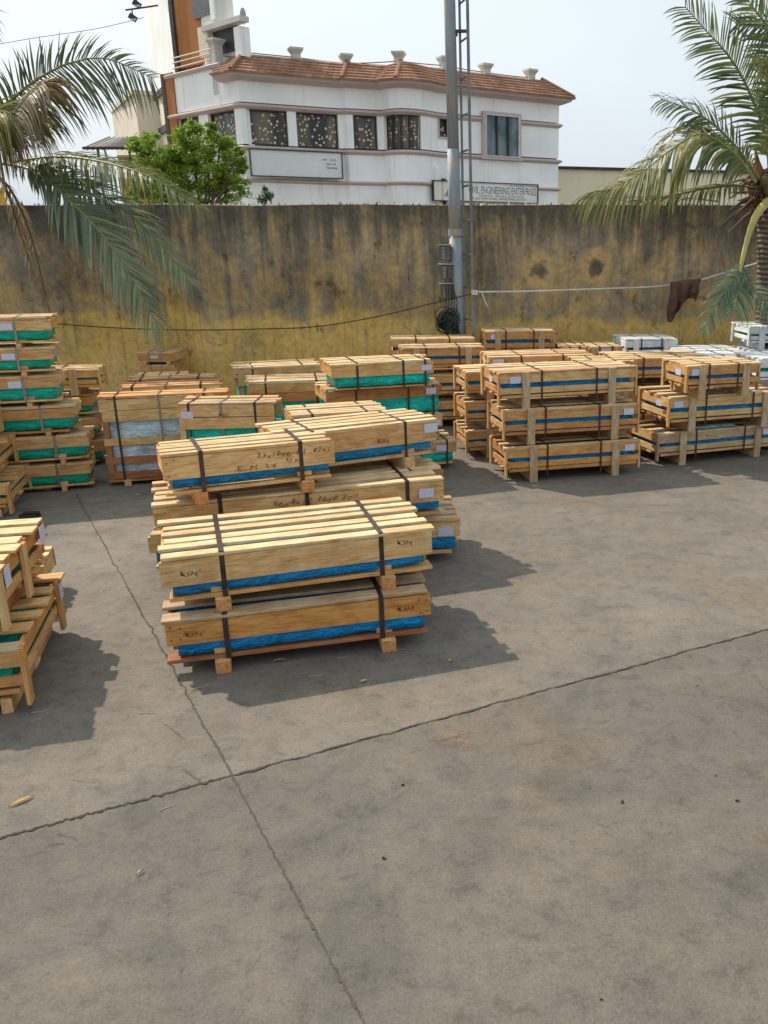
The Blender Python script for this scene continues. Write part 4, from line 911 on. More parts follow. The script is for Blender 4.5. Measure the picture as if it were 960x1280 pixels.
# parapet posts with flared caps, and rails between them
tops = []
def post(u, v, big=1.0, P=None, Q=None, h=.42):
    s, z = on_line(u, v, P, Q); p = Vector(P).lerp(Vector(Q), s); d = (Vector(Q)-Vector(P)).normalized(); ang = math.atan2(d.y, d.x)
    mb = MB(); r_ = Matrix.Rotation(ang, 3, 'Z'); b = .115*big; c = Vector((p.x-bo.x, p.y-bo.y, 0)); z1 = z
    mb.box(c+Vector((0, 0, z1-h/2-.12)), (2*b, 2*b, h), rot=r_, end=0)
    k = len(mb.v)
    for zz, rr in ((z1-.16, b), (z1-.05, b*1.6), (z1, b*1.6)):
        for dx, dy in ((-1, -1), (1, -1), (1, 1), (-1, 1)): mb.v.append(c+r_ @ Vector((dx*rr, dy*rr, 0))+Vector((0, 0, zz)))
    for l in range(2):
        for i in range(4): mb.quad((k+l*4+i, k+l*4+(i+1) % 4, k+l*4+4+(i+1) % 4, k+l*4+4+i), [(0, 0)]*4)
    mb.quad((k+8, k+9, k+10, k+11), [(0, 0)]*4); mb.build('parapet_post', cap, B); tops.append((c, z1))
inn = -.55
def shift(P, Q, o_):
    d = (Vector(Q)-Vector(P)).normalized(); n_ = Vector((d.y, -d.x)); return Vector(P)+n_*o_, Vector(Q)+n_*o_
SA = shift(P1, P2, inn); SD = shift(E5, P6, inn); SB = shift(P2b, bay[0], inn); SC = shift(bay[1], bay[3], inn)
post(269, 49, 1.1, *shift(A_L, P1, -.12), h=1.3)
for u, v, s_ in ((369, 60, SA), (432, 68, SB), (498, 65, SC), (555, 71, SD), (607, 80, SD), (663, 87, SD)): post(u, v, 1.0, s_[0], s_[1], .6)
rl = plain('roof_rail', (.10, .09, .09), .5)
for dz in (.24, .40):
    for (a, za), (b, zb) in zip(tops[:-1], tops[1:]):
        mb = MB(); mb.tube([a+Vector((0, 0, za-dz)), (a+b)/2+Vector((0, 0, (za+zb)/2-dz-.01)), b+Vector((0, 0, zb-dz))], .014, 5); mb.build('railing', rl, B)
a, za = tops[0]
Lp = Vector(A_L)+Vector((.25, -.1))
for v0, v1 in ((73, 61), (79, 67), (86, 74)):
    s, z = on_line(216, v0, A_L, P1); s2, z2 = on_line(263, v1, A_L, P1); p = Vector(A_L).lerp(Vector(P1), s); q = Vector(A_L).lerp(Vector(P1), s2); mb = MB(); mb.tube([(p.x-bo.x, p.y-bo.y, z), (q.x-bo.x, q.y-bo.y, z2)], .02, 5); mb.build('railing', plain('pale_rail', (.6, .55, .45)), B)
s, z = on_line(240, 87, A_L, P1); seg_l = [A_L, tuple(Vector(A_L).lerp(Vector(P1), .80))]
sweep(seg_l, [(0.0, ZE+.05), (0.0, z-.1), (-.25, z-.1), (-.25, ZE+.05)], 'terrace_parapet', wm, B, bo)
sweep(seg_l, [(.06, z-.1), (.1, z-.03), (.06, z), (-.3, z), (-.3, z-.1)], 'terrace_coping', pk, B, bo)
# rounded corbel under the bay
mb = MB(); cb = Vector((-3.2-bo.x, 27.6-bo.y, 0)); rows_ = [(ZB3-.1, .42), (ZB3-.25, .34), (ZB3-.42, .2), (ZB3-.55, .06)]
for z, r_ in rows_:
    for k in range(9): a = math.pi*(1.08+k/8*.84); mb.v.append(cb+Vector((math.cos(a)*r_*1.3+.0, math.sin(a)*r_*.95+.12, z)))
for l in range(3):
    for k in range(8): mb.quad((l*9+k, l*9+k+1, l*9+10+k, l*9+9+k), [(0, 0)]*4)
mb.build('bay_corbel', bei, B, smooth=True)
# downpipe and small meter box low on the wall
s, z = on_line(545, 232, E5, P6); p = PV+dv*(s*L6)+nv_*.08
mb = MB(); mb.box((p.x-bo.x, p.y-bo.y, z-.1), (.2, .1, 1.3), rot=rt6, end=0); mb.build('white_duct', wm, B)
mb = MB(); p2 = p+dv*.22; mb.box((p2.x-bo.x, p2.y-bo.y, z-.25), (.09, .12, .9), rot=rt6, end=0); mb.build('dark_recess_box', drk, B)
# left end: rusty orange strip beside the windows
ud = (Vector(P1)-Vector(A_L)).normalized(); nl = Vector((ud.y, -ud.x)); an = math.atan2(ud.y, ud.x); rtl = Matrix.Rotation(an, 3, 'Z')
p = Vector(A_L)+ud*.20+nl*.02; zt = z
sz_ = on_line(218, 90, A_L, P1)[1]; mb = MB(); mb.box((p.x-bo.x, p.y-bo.y, (3.0+sz_)/2), (.5, .05, sz_-3.0), rot=rtl, end=0); mb.build('rusty_strip', ora, B)
p = Vector(A_L)-ud*.12+nl*.03; mb = MB(); mb.box((p.x-bo.x, p.y-bo.y, (3.0+sz_)/2), (.20, .08, sz_-3.0), rot=rtl, end=0); mb.build('dark_edge', drk, B)

# ------------------------------------------------------------------ stair tower
T = empty('stair_tower', (-10.4, 28.9, 0)); tag(T, 'tall stair tower with rust orange front and white side wall', 'tower'); to = T.location.copy()
sd = Vector((-.50, .866)); A0 = Vector(A_L)-ud*.05-nl*.5
def prism(pts, z0, z1, name, mat, par, org):
    mb = MB(); k = len(pts)
    for z in (z0, z1): mb.v += [Vector((x-org.x, y-org.y, z-org.z)) for x, y in pts]
    for i in range(k): mb.quad((i, (i+1) % k, k+(i+1) % k, k+i), [(0, 0)]*4)
    mb.quad(list(range(k))[::-1], [(0, 0)]*k); mb.quad([k+i for i in range(k)], [(0, 0)]*k); return mb.build(name, mat, par)
T1_ = A0+ud*1.6; T2_ = A0+ud*3.25
zlow = on_line(209, 90, tuple(A0), tuple(T1_))[1]
prism([A0, T1_, T1_+sd*4.4, A0+sd*4.4], zlow, 14, 'front_block', ora, T, to)
A0l = A0-ud*.16+nl*.02
prism([A0l, A0l+ud*.13, A0l+ud*.13+sd*4.6, A0l+sd*4.6], zlow-.1, 14, 'white_side_wall', wm, T, to)
prism([A0l+nl*.06, A0l+ud*.20+nl*.06, A0l+ud*.20+nl*.003, A0l+nl*.003], zlow-.1, 14, 'dark_corner_edge', drk, T, to)
q0 = A0l-ud*.05
prism([q0, q0+ud*.2, q0+ud*.2+sd*4.7, q0+sd*4.7], zlow-.3, zlow-.102, 'dark_bottom_edge', drk, T, to)
# lower side wall in beige, with its own dark sill
b0 = A0-ud*.02
prism([b0, b0+ud*.2, b0+ud*.2+sd*4.2, b0+sd*4.2], 2.0, zlow-.302, 'lower_side_wall', bei, T, to)
zl2 = on_line(212, 150, tuple(A0), tuple(T1_))[1]
prism([q0, q0+ud*.18, q0+ud*.18+sd*4.3, q0+sd*4.3], zl2-.1, zl2+.12, 'lower_dark_band', drk, T, to)
# pale right half with openings
prism([T1_+nl*.05, T2_+nl*.05, T2_+sd*3, T1_+sd*3], 7.0, 14, 'pale_block', wash('pale_tower_wall', (.66, .67, .63), .5), T, to)
def slab_on(u0, u1, v0, v1, off, th, name, mat):
    Pp, Qq = tuple(A0+nl*off), tuple(T2_+nl*off); s0_, z0_ = on_line(u0, (v0+v1)/2, Pp, Qq); s1_, _ = on_line(u1, (v0+v1)/2, Pp, Qq); um = (u0+u1)/2
    _, za = on_line(um, v1, Pp, Qq); _, zb = on_line(um, v0, Pp, Qq); a = Vector(Pp).lerp(Vector(Qq), (s0_+s1_)/2); w_ = abs(s1_-s0_)*(Vector(Qq)-Vector(Pp)).length
    mb = MB(); mb.box((a.x-to.x, a.y-to.y, (za+zb)/2-to.z), (w_, th, zb-za), rot=rtl, end=0); mb.build(name, mat, T)
slab_on(240, 263, -30, 22, .04, .05, 'window', plain('grey_glass_panel', (.10, .11, .12), .3)); slab_on(263, 268, -30, 25, .06, .1, 'window_jamb', wm)
slab_on(256, 306, 27, 34, .20, .28, 'canopy', cap); slab_on(254, 266, 34, 72, .12, .3, 'left_pier', bei); slab_on(267, 299, 34, 66, .07, .05, 'dark_opening', plain('opening_shade', (.035, .045, .06), .6)); slab_on(299, 307, 34, 72, .12, .3, 'right_pier', wm)  # dark panel stands for the opening, its inner shade put into the colour
# small dish on the canopy
mb = MB(); c = at(305, 21, 27.6); k = 12
mb.v.append(c)
for r_ in (.09, .18):
    for i in range(k): a = 2*math.pi*i/k; mb.v.append(c+Vector((math.cos(a)*r_*.45, -.05-r_*r_*1.5, math.sin(a)*r_*1.2)))
for i in range(k): mb.quad((0, 1+i, 1+(i+1) % k), [(0, 0)]*3); mb.quad((1+i, 1+k+i, 1+k+(i+1) % k, 1+(i+1) % k), [(0, 0)]*4)
o = mb.build('satellite_dish', cap); sld = o.modifiers.new('th', 'SOLIDIFY'); sld.thickness = .015; tag(o, 'small grey satellite dish at the tower canopy corner', 'dish')
# floodlights on bars
for i, (u, v, lab) in enumerate(((171, 4, 'upper'), (166, 21, 'lower'))):
    c = at(u, v, 29.5); e = empty('floodlight', c); tag(e, lab+' of two dark floodlights on bars by the tower top', 'floodlight', 'floodlights on the tower')
    mb = MB(); mb.tube([Vector((-.2, 0, .18)), Vector((.75, .15, .34))], .025, 5); mb.build('bar', drk, e)
    mb = MB(); mb.box((0, 0, -.02), (.2, .16, .16), rot=Matrix.Rotation(.6, 3, 'Y')); mb.tube([(0, 0, .05), (0, 0, .22)], .02, 5); mb.build('lamp_head', drk, e); mb = MB(); mb.box((.04, -.09, -.09), (.16, .02, .05)); mb.build('lens', cap, e)

# ------------------------------------------------------------------ signboards
def board(u0, v0, u1, v1, u2, v2, P, Q, off, name, mat, lab, fm):
    """upright board parallel to P-Q: (u0,v0) top-left, (u1,v1) bottom-left, (u2,v2) top-right pixel"""
    d = (Vector(Q)-Vector(P)).normalized(); n_ = Vector((d.y, -d.x)); Pp = Vector(P)+n_*off; Qq = Vector(Q)+n_*off; L = (Qq-Pp).length
    s0_, zt = on_line(u0, v0, Pp, Qq); _, zb = on_line(u1, v1, Pp, Qq); s1_, _ = on_line(u2, v2, Pp, Qq); a = Pp.lerp(Qq, s0_); w_ = (s1_-s0_)*L; h = zt-zb; e = empty(name, (a.x, a.y, zb), 0, (0, 0, math.atan2(d.y, d.x))); tag(e, lab, 'signboard')
    mb = MB(); mb.box((w_/2, 0, h/2), (w_, .06, h), end=0); mb.build('panel', mat, e)
    mb = MB(); t = .022
    for dx, dz, sx, sz in ((w_/2, h+t/2, w_+2*t, t), (w_/2, -t/2, w_+2*t, t), (-t/2, h/2, t, h), (w_+t/2, h/2, t, h)): mb.box((dx, -.01, dz), (sx, .12, sz), end=0)
    mb.build('frame', fm, e); return e, w_, h
e, w_, h = board(312, 186.5, 313, 219, 426, 192, P1, P2, .22, 'signboard', wash('faded_board', (.70, .76, .75), .15), 'faded blank grey signboard under the curtained windows', drk)
for i, (t_, sz_) in enumerate((('■ CALL 98400 24', .085), ('PH 2496 3', .08), ('CONTACT 6', .085))):
    text_mesh('small_lettering', ['• HOTEL - AIR', 'BOARDS - 45', 'PROPERTY'][i] if 0 else ['- 044 - 2625', '2625 48', '9840048'][i], sz_, drk, e, (w_-.62+(.16 if i else 0), -.032, h-.22-.11*i), (R(90), 0, 0), 1.1)
lined = wash('cream_board', (.80, .80, .72), .7, (.45, .33, .2))
e, w_, h = board(541, 226, 541, 250, 671, 235, E5, P6, .25, 'signboard', lined, 'cream signboard with blue lettering just above the wall', drk)
blue = plain('blue_sign_paint', (.035, .09, .25), .6); tx = text_mesh('lettering', 'CIVIL ENGINEERING ENTERPRISES', .30, blue, e, (0, -.032, 0), (R(90), 0, 0), 1.0)
xs = [v.co.x for v in tx.data.vertices]; k = (w_*.665)/(max(xs)-min(xs)); 
for v in tx.data.vertices: v.co.x = (v.co.x-min(xs))*k
tx.location = (w_*.325, -.032, h*.42)
for j, (t_, sx) in enumerate((('Manufacturers - Fabrication - Erection Works', .50),)):
    t2 = text_mesh('small_lettering', t_, .09, blue, e, (w_*.42, -.032, h*.27), (R(90), 0, 0), 1.0)
t3 = text_mesh('small_lettering', 'ISO CERTIFIED COMPANY', .075, drk, e, (w_*.72, -.032, h*.86), (R(90), 0, 0), 1.2)
t4 = text_mesh('small_lettering', '24, 2nd MAIN ROAD, INDUSTRIAL ESTATE', .10, drk, e, (w_*.34, -.032, h*.10), (R(90), 0, 0), 1.1)
mb = MB()
for a, b in (((.0, 0), (.2, .34)), ((.2, .34), (.4, 0)), ((.06, .06), (.34, .06)), ((.1, .0), (.1, .18)), ((.3, 0), (.3, .18))): mb.tube([(a[0], 0, a[1]), (b[0], 0, b[1])], .018, 4)
o = mb.build('emblem', plain('grey_emblem', (.3, .32, .3)), e); o.location = (w_*.10, -.035, h*.2)

# ------------------------------------------------------------------ neighbours
# beige block on the far left
n0 = at(168, 118, 33); n1 = at(197, 118, 33.4); n2 = at(145, 152, 38)
bl = empty('beige_house', (n0.x, n0.y, 0)); tag(bl, 'grimy beige house block left of the stair tower', 'house')
dside = Vector((-.62, 1.0)).normalized()*5.2; hz = n0.z
pts = [Vector((n0.x, n0.y)), Vector((n1.x+.3, n1.y+.1)), Vector((n1.x+.3, n1.y+.1))+dside, Vector((n0.x, n0.y))+dside]
gr_ = wash('grimy_plaster', (.72, .65, .52), .9, (.22, .19, .15)); prism(pts, 0, hz, 'wall', gr_, bl, bl.location)
q = [pts[0]+Vector((-.08, -.08)), pts[1]+Vector((.05, -.08)), pts[2]+Vector((.05, .08)), pts[3]+Vector((-.08, .08))]; prism(q, hz+.002, hz+.14, 'coping', bei, bl, bl.location)
aw = at(142, 180, 27)
e = empty('tin_awning', (aw.x, aw.y, aw.z)); tag(e, 'tilted corrugated tin awning left of the green tree', 'awning'); mb = MB(); nseg = 28
for i in range(nseg+1):
    x = -.72+1.5*i/nseg; y_ = .03*math.sin(i*2.2); mb.v += [Vector((x*.9+.22, -1.0, -.19+y_)), Vector((x*.9+.30, .5, .24+y_))]
for i in range(nseg): mb.quad((2*i, 2*i+2, 2*i+3, 2*i+1), [(0, 0)]*4)
o = mb.build('tin_sheet', plain('old_tin', (.33, .31, .28), .6, .3, .35, 3), e); sd_ = o.modifiers.new('t', 'SOLIDIFY'); sd_.thickness = .05
mb = MB(); mb.box((.24, -1.02, -.21), (1.36, .06, .07), end=0); mb.build('front_rafter', drk, e)
for x in (-.3, .6): mb = MB(); mb.tube([(x, -.4, -.05), (x, -.4, -aw.z)], .04, 6); mb.build('prop', drk, e)
yw_ = at(166, 205, 27.4); e = empty('yellow_shed', (yw_.x, yw_.y, 0)); tag(e, 'yellow barred shed wall below the tin awning', 'shed'); mb = MB(); mb.box((0, .5, (yw_.z+.25)/2), (.95, .8, yw_.z+.25), end=0); mb.build('wall', plain('yellow_paint', (.52, .36, .06), .7), e)
mb = MB()
for i in range(8): mb.box((-.4+i*.11, .06, yw_.z-.25), (.03, .03, .8))
mb.build('window_bars', plain('white_bars', (.6, .58, .5)), e)
yb = at(0, 268, 14.5); o = MB(); o.box((0, 0, (yb.z+.35)/2), (.28, .3, yb.z+.35), end=0); o.box((0, 0, yb.z+.37), (.34, .36, .05), end=0); o = o.build('gate_pillar', plain('bright_yellow_paint', (.65, .40, .02), .6)); o.location = (yb.x-.1, yb.y, 0); tag(o, 'bright yellow pillar peeping over the wall at left edge', 'pillar')
# water container on the shed
c = at(128, 205, 27); e = MB(); e.tube([c+Vector((0, 0, -.5)), c+Vector((0, 0, .05)), c+Vector((0, 0, .12))], .22, 12); tag(e.build('water_drum', plain('pale_drum', (.5, .55, .55))), 'pale round drum under the tin awning', 'drum')
c = at(131, 188, 26.9); e = MB(); e.tube([c+Vector((.04, 0, -.35)), c+Vector((-.02, 0, .2))], .05, 8, r2=.02); tag(e.build('vent_cone', plain('pale_cone', (.6, .6, .58))), 'thin pale spout on top of the round drum', 'spout')
# beige building on the right
r0 = at(690, 211, 34); r1 = at(830, 219, 36); e = empty('beige_building', (r0.x, r0.y, 0)); tag(e, 'long low beige building at right behind the wall', 'building'); org = e.location
zt = r0.z; pts = [Vector((r0.x-2, r0.y-.5)), Vector((r1.x+9, r1.y+2)), Vector((r1.x+8, r1.y+9)), Vector((r0.x-3, r0.y+8))]
prism(pts, 0, zt, 'wall', wash('warm_beige', (.84, .75, .54), .35, (.3, .25, .17)), e, org); q = [pts[0]+Vector((-.1, -.12)), pts[1]+Vector((.1, -.12)), pts[2]+Vector((.1, .1)), pts[3]+Vector((-.1, .1))]; prism(q, zt+.002, zt+.1, 'coping', drk, e, org)
# far overhead wire
line('overhead_wire', [(-40, 62, 30), (40, 48, 30), (120, 36, 30), (180, 22, 30)], .008, cb2, 'faint overhead wire crossing the sky at upper left', 'wire')
# ------------------------------------------------------------------ plants
def leafmat(name, cols, rough=.5):
    m, n, p = new_mat(name); g = N(n, 'ShaderNodeNewGeometry'); b = ramp(n, cols, g.outputs['Random Per Island']); setc(n, p, b); p.inputs['Roughness'].default_value = rough
    tr = N(n, 'ShaderNodeBsdfTranslucent'); n.links.new(b, tr.inputs['Color']); ms = N(n, 'ShaderNodeMixShader'); ms.inputs[0].default_value = .4; out = n.nodes['Material Output']
    n.links.new(p.outputs[0], ms.inputs[1]); n.links.new(tr.outputs[0], ms.inputs[2]); n.links.new(ms.outputs[0], out.inputs[0]); return m
FG = leafmat('palm_green', [(0, (.07, .11, .04)), (.4, (.12, .17, .06)), (.7, (.18, .22, .08)), (1, (.28, .27, .10))])
FB = leafmat('palm_blue_green', [(0, (.08, .13, .08)), (.5, (.16, .23, .14)), (1, (.30, .36, .22))], .38)
FY = leafmat('palm_yellowing', [(0, (.08, .12, .04)), (.4, (.15, .19, .06)), (.8, (.30, .27, .08)), (1, (.42, .33, .10))])
FD = leafmat('palm_dark', [(0, (.05, .075, .035)), (.6, (.09, .12, .055)), (1, (.15, .17, .09))])
FR = leafmat('palm_dry', [(0, (.12, .08, .045)), (.5, (.22, .17, .09)), (1, (.36, .30, .18))])
RC = plain('frond_stem', (.20, .22, .07), .5, 0, .25, 5); RY = plain('yellow_stem', (.50, .42, .13), .5, 0, .3, 4); RD = plain('brown_stem', (.16, .10, .05), .7)
def catmull(P, m=10):
    out = []
    for i in range(len(P)-1):
        a = P[max(i-1, 0)]; b = P[i]; c = P[i+1]; d = P[min(i+2, len(P)-1)]
        for k in range(m):
            t = k/m; out.append(.5*((2*b)+(-a+c)*t+(2*a-5*b+4*c-d)*t*t+(-a+3*b-3*c+d)*t**3))
    out.append(P[-1]); return out
def frond(par, pts, ll, mat, stem=None, bare=.08, n_=52, droop=.5, wid=.026, normal=(0, -1, .35), sides=(1, 1), fwd=.55, r0=.022, seed=0, ragged=.04, name='frond', jig=.2):
    r = random.Random(seed); C = catmull([Vector(p) for p in pts], 10); ls = [0]
    for a, b in zip(C[:-1], C[1:]): ls.append(ls[-1]+(b-a).length)
    T = ls[-1]; org = par.location
    def ev(t):
        s = t*T
        for i in range(len(C)-1):
            if ls[i+1] >= s or i == len(C)-2:
                f = (s-ls[i])/max(1e-6, ls[i+1]-ls[i]); return C[i].lerp(C[i+1], f), (C[i+1]-C[i]).normalized()
    mb = MB(); mb.tube([c-org for c in C], r0, 6, mi=1, r2=.004)
    nr = Vector(normal).normalized()
    for i in range(n_):
        t = bare+(1-bare)*(i+.5)/n_
        p, tg = ev(min(t, .999)); tt = (t-bare)/(1-bare); prof = (min(1, .45+tt*2.2))*(1-max(0, tt-.45)**1.6*1.35)
        sd_ = tg.cross(nr).normalized()
        for sg, on in ((1, sides[0]), (-1, sides[1])):
            if not on or r.random() < ragged: continue
            l = ll*prof*r.uniform(.82, 1.1)*on; fw = fwd+.7*tt+r.uniform(-jig, jig); d = (sd_*sg+tg*fw+nr*r.uniform(-.05, .25)).normalized()
            w_ = wid*1.7*r.uniform(.75, 1.15)*(1-.4*tt); q = p-org+tg*r.uniform(-.01, .01); k = len(mb.v); seg_ = 5; dd = d.copy(); wv = (tg*.8+nr*.35*sg*r.uniform(-1, 1)).normalized()
            dr = droop*r.uniform(.6, 1.35); tw = r.uniform(-.25, .25)
            for j in range(seg_+1):
                f = j/seg_; ww = w_*(.55+.9*f if f < .35 else .87*(1-(f-.35)/.65)**.75)*.5
                wv2 = (wv+Vector((0, 0, 1))*tw*f).normalized(); mb.v += [q+wv2*ww, q-wv2*ww]; dd = (dd+Vector((0, 0, -1))*dr*(.12+.30*f)).normalized(); q = q+dd*(l/seg_)
            for j in range(seg_): mb.quad((k+2*j, k+2*j+1, k+2*j+3, k+2*j+2), [(0, 0)]*4, 0)
    return mb.build(name, [mat, stem or RC], par)
def trunk_mat():
    m, n, p = new_mat('palm_bark'); t = N(n, 'ShaderNodeTexCoord'); wv = N(n, 'ShaderNodeTexWave'); wv.wave_type = 'BANDS'; wv.bands_direction = 'Z'; wv.inputs['Scale'].default_value = 5; wv.inputs['Distortion'].default_value = 3; n.links.new(t.outputs['Object'], wv.inputs[0])
    setc(n, p, ramp(n, [(.2, (.07, .055, .04)), (.8, (.20, .16, .11))], wv.outputs['Fac'])); p.inputs['Roughness'].default_value = .9; bump(n, p, wv.outputs['Fac'], .7, .03); return m
TMK = trunk_mat()
def pts_(l, Y):
    return [at(q[0], q[1], q[2] if len(q) > 2 else Y) for q in l]
# left palm
LY = 11.3; crown = at(-18, 215, LY); LP = empty('coconut_palm', (crown.x-.35, LY+.1, 0)); tag(LP, 'coconut palm at the left edge, fronds hanging over the wall', 'palm')
mb = MB(); b0 = LP.location; mb.tube([Vector((-.25, 0, 0)), Vector((-.12, 0, 1.0)), Vector((0, 0, 2.0)), crown-b0], .17, 14, r2=.12); mb.build('trunk', TMK, LP, smooth=True)
frond(LP, pts_([(-40, 168), (0, 137), (45, 100), (90, 78), (135, 74), (192, 98)], 11.0), .75, FD, n_=86, droop=.75, seed=1, sides=(1.15, .55), normal=(.1, -1, .2), fwd=.35)
frond(LP, pts_([(0, 205, 11.2), (70, 196, 11.0), (130, 203, 10.8), (190, 222, 10.6), (247, 258, 10.5)], 11.0), .66, FG, n_=92, droop=1.15, seed=2, normal=(0, -.5, 1))
frond(LP, pts_([(10, 205, 11.1), (45, 215, 10.9), (85, 248, 10.7), (130, 296, 10.5), (166, 350, 10.4), (200, 412, 10.35)], 11.0), .74, FB, n_=78, droop=.6, seed=3, normal=(-.1, -1, .35), bare=.12, sides=(.95, 1.0), wid=.042, fwd=1.0, jig=.3)
frond(LP, pts_([(8, 200, 11.3), (60, 208, 11.2), (120, 238, 11.0), (185, 288, 10.9), (240, 355, 10.8)], 11.0), .62, FB, n_=76, droop=.9, seed=4, normal=(0, -1, .6), wid=.038, fwd=1.1, jig=.3)
frond(LP, pts_([(-30, 190, 10.8), (0, 165, 10.6), (30, 125, 10.5), (54, 104, 10.4)], 11.0), .95, FR, n_=110, droop=2.4, seed=5, normal=(0, -.6, .8), sides=(.9, .9))
frond(LP, pts_([(-40, 200, 10.8), (-15, 150, 10.6), (8, 140, 10.5), (30, 160, 10.4)], 11.0), .9, FY, n_=100, droop=2.4, seed=15, normal=(0, -.6, .8))
frond(LP, pts_([(-80, 150, 10.7), (-75, 80, 10.6), (-55, 30, 10.5), (-25, 5, 10.4), (-12, 40, 10.3)], 11.0), .5, FD, n_=56, droop=.6, seed=6)
frond(LP, pts_([(-70, 200, 10.9), (-68, 110, 10.8), (-42, 65, 10.7), (-22, 70, 10.7), (-14, 100, 10.7)], 11.0), .4, FD, n_=44, droop=.6, seed=7)
frond(LP, pts_([(-10, 215, 11.5), (15, 240, 11.7), (40, 300, 12.0), (62, 392, 12.2)], 11.0), .35, FR, RD, n_=46, droop=1.3, seed=8, bare=.1, fwd=1.4, wid=.02)
frond(LP, pts_([(-15, 215, 11.5), (5, 230, 11.7), (25, 290, 12.1), (45, 350, 12.3)], 11.0), .3, FR, RD, n_=40, droop=1.3, seed=9, bare=.1, fwd=1.4, wid=.02)
frond(LP, [crown+Vector(v) for v in ((0, 0, 0), (-.8, .2, .8), (-1.7, .3, .9), (-2.6, .3, .3))], .7, FG, seed=10, normal=(0, -.5, 1), droop=.8)
frond(LP, [crown+Vector(v) for v in ((0, 0, 0), (-.5, -.5, 1.0), (-.9, -1.1, 1.5), (-1.3, -1.9, 1.4))], .7, FG, seed=11, normal=(-.5, 0, 1), droop=.8)
# right palm
RY_ = 11.6; cr = at(952, 232, RY_); RP = empty('coconut_palm', (cr.x+.12, RY_, 0)); tag(RP, 'coconut palm at the right edge with a broken yellow frond', 'palm'); b0 = RP.location
mb = MB(); mb.tube([Vector((.15, 0, 0)), Vector((.08, 0, 1.0)), Vector((.02, 0, 2.0)), cr-b0+Vector((.03, 0, .05))], .13, 14, r2=.11); mb.build('trunk', TMK, RP, smooth=True)
husk = multi('palm_husk', [(0, (.10, .055, .03)), (.4, (.16, .09, .045)), (.7, (.07, .045, .03)), (.9, (.24, .17, .08))], .9)
mb = MB(); rh = random.Random(4)
for i in range(90):
    a = rh.uniform(0, 6.28); el_ = rh.uniform(-.6, .9); l = rh.uniform(.14, .55); d = Vector((math.cos(a)*math.cos(el_), math.sin(a)*math.cos(el_), math.sin(el_))); s = cr-b0+Vector((rh.uniform(-.08, .08), rh.uniform(-.08, .08), rh.uniform(-.25, .12)))
    mb.tube([s, s+d*l*.5, s+d*l+Vector((0, 0, -.06))], rh.uniform(.02, .05), 5, r2=.008)
mb.build('husk', husk, RP)
mb = MB(); s = at(949, 208, 11.4)-b0; mb.tube([s+Vector((0, 0, -.16)), s+Vector((-.01, 0, -.04)), s+Vector((-.03, 0, .06)), s+Vector((-.07, 0, .22))], .075, 8, r2=.01); mb.build('spathe', plain('orange_spathe', (.30, .12, .035), .8, 0, .35, 10), RP, smooth=True)
cocm = plain('green_coconut', (.10, .10, .035), .6)
for (u, v) in ((957, 226), (962, 236)):
    c = at(u, v, 11.35)-b0; bm_ = bmesh.new(); bmesh.ops.create_icosphere(bm_, subdivisions=2, radius=.075); me = bpy.data.meshes.new('coconut')
    for vv in bm_.verts: vv.co.z *= 1.2
    bm_.to_mesh(me); bm_.free(); me.materials.append(cocm); me.polygons.foreach_set('use_smooth', [True]*len(me.polygons)); o = bpy.data.objects.new('coconut', me); col.objects.link(o); o.parent = RP; o.location = c
frond(RP, pts_([(962, 215), (957, 170), (942, 128), (924, 90), (903, 60), (886, 42), (856, 8)], 11.3), .55, FG, n_=62, droop=.5, seed=21, normal=(0, -1, .1), fwd=.5, wid=.03)
frond(RP, pts_([(948, 222), (925, 190), (897, 160), (865, 138), (826, 124)], 11.3), .48, FG, n_=54, droop=.9, seed=22, normal=(0, -.7, .7))
frond(RP, pts_([(945, 228), (925, 200), (900, 178), (872, 168), (835, 190), (795, 220), (735, 248)], 11.0), .92, FY, RC, n_=120, droop=1.5, seed=23, normal=(0, -.5, .9), wid=.03, fwd=.5)
frond(RP, pts_([(942, 236, 11.5), (915, 232, 11.3), (880, 236, 11.2), (835, 246, 11.1), (790, 252, 11.0)], 11.0), .40, FY, RD, n_=56, droop=1.1, seed=24, normal=(0, -.5, .9), wid=.026)
frond(RP, pts_([(965, 215, 11.2), (980, 150, 11.0), (975, 80, 10.9), (955, 30, 10.8), (920, -20, 10.7)], 11.0), .5, FG, n_=62, droop=.45, seed=25, normal=(.1, -1, .1), wid=.034)
frond(RP, pts_([(970, 215, 11.4), (995, 140, 11.3), (990, 70, 11.1), (965, 35, 10.9), (920, 30, 10.8)], 11.0), .5, FD, n_=60, droop=.5, seed=26, normal=(.1, -1, .3), wid=.034)
frond(RP, pts_([(972, 218, 11.2), (995, 160, 11.0), (1000, 100, 10.8), (975, 65, 10.7), (945, 85, 10.6)], 11.0), .5, FY, n_=50, droop=.7, seed=27, normal=(.1, -1, .3))
frond(RP, pts_([(968, 215, 11.9), (978, 150, 12.0), (1000, 90, 12.1), (1040, 40, 12.2)], 11.0), .75, FD, n_=52, droop=.5, seed=28, normal=(.1, -1, .1), wid=.034)
frond(RP, pts_([(975, 225, 11.6), (1010, 190, 11.5), (1060, 190, 11.4), (1110, 240, 11.3)], 11.0), .65, FG, n_=52, droop=.9, seed=29, normal=(0, -.5, 1))
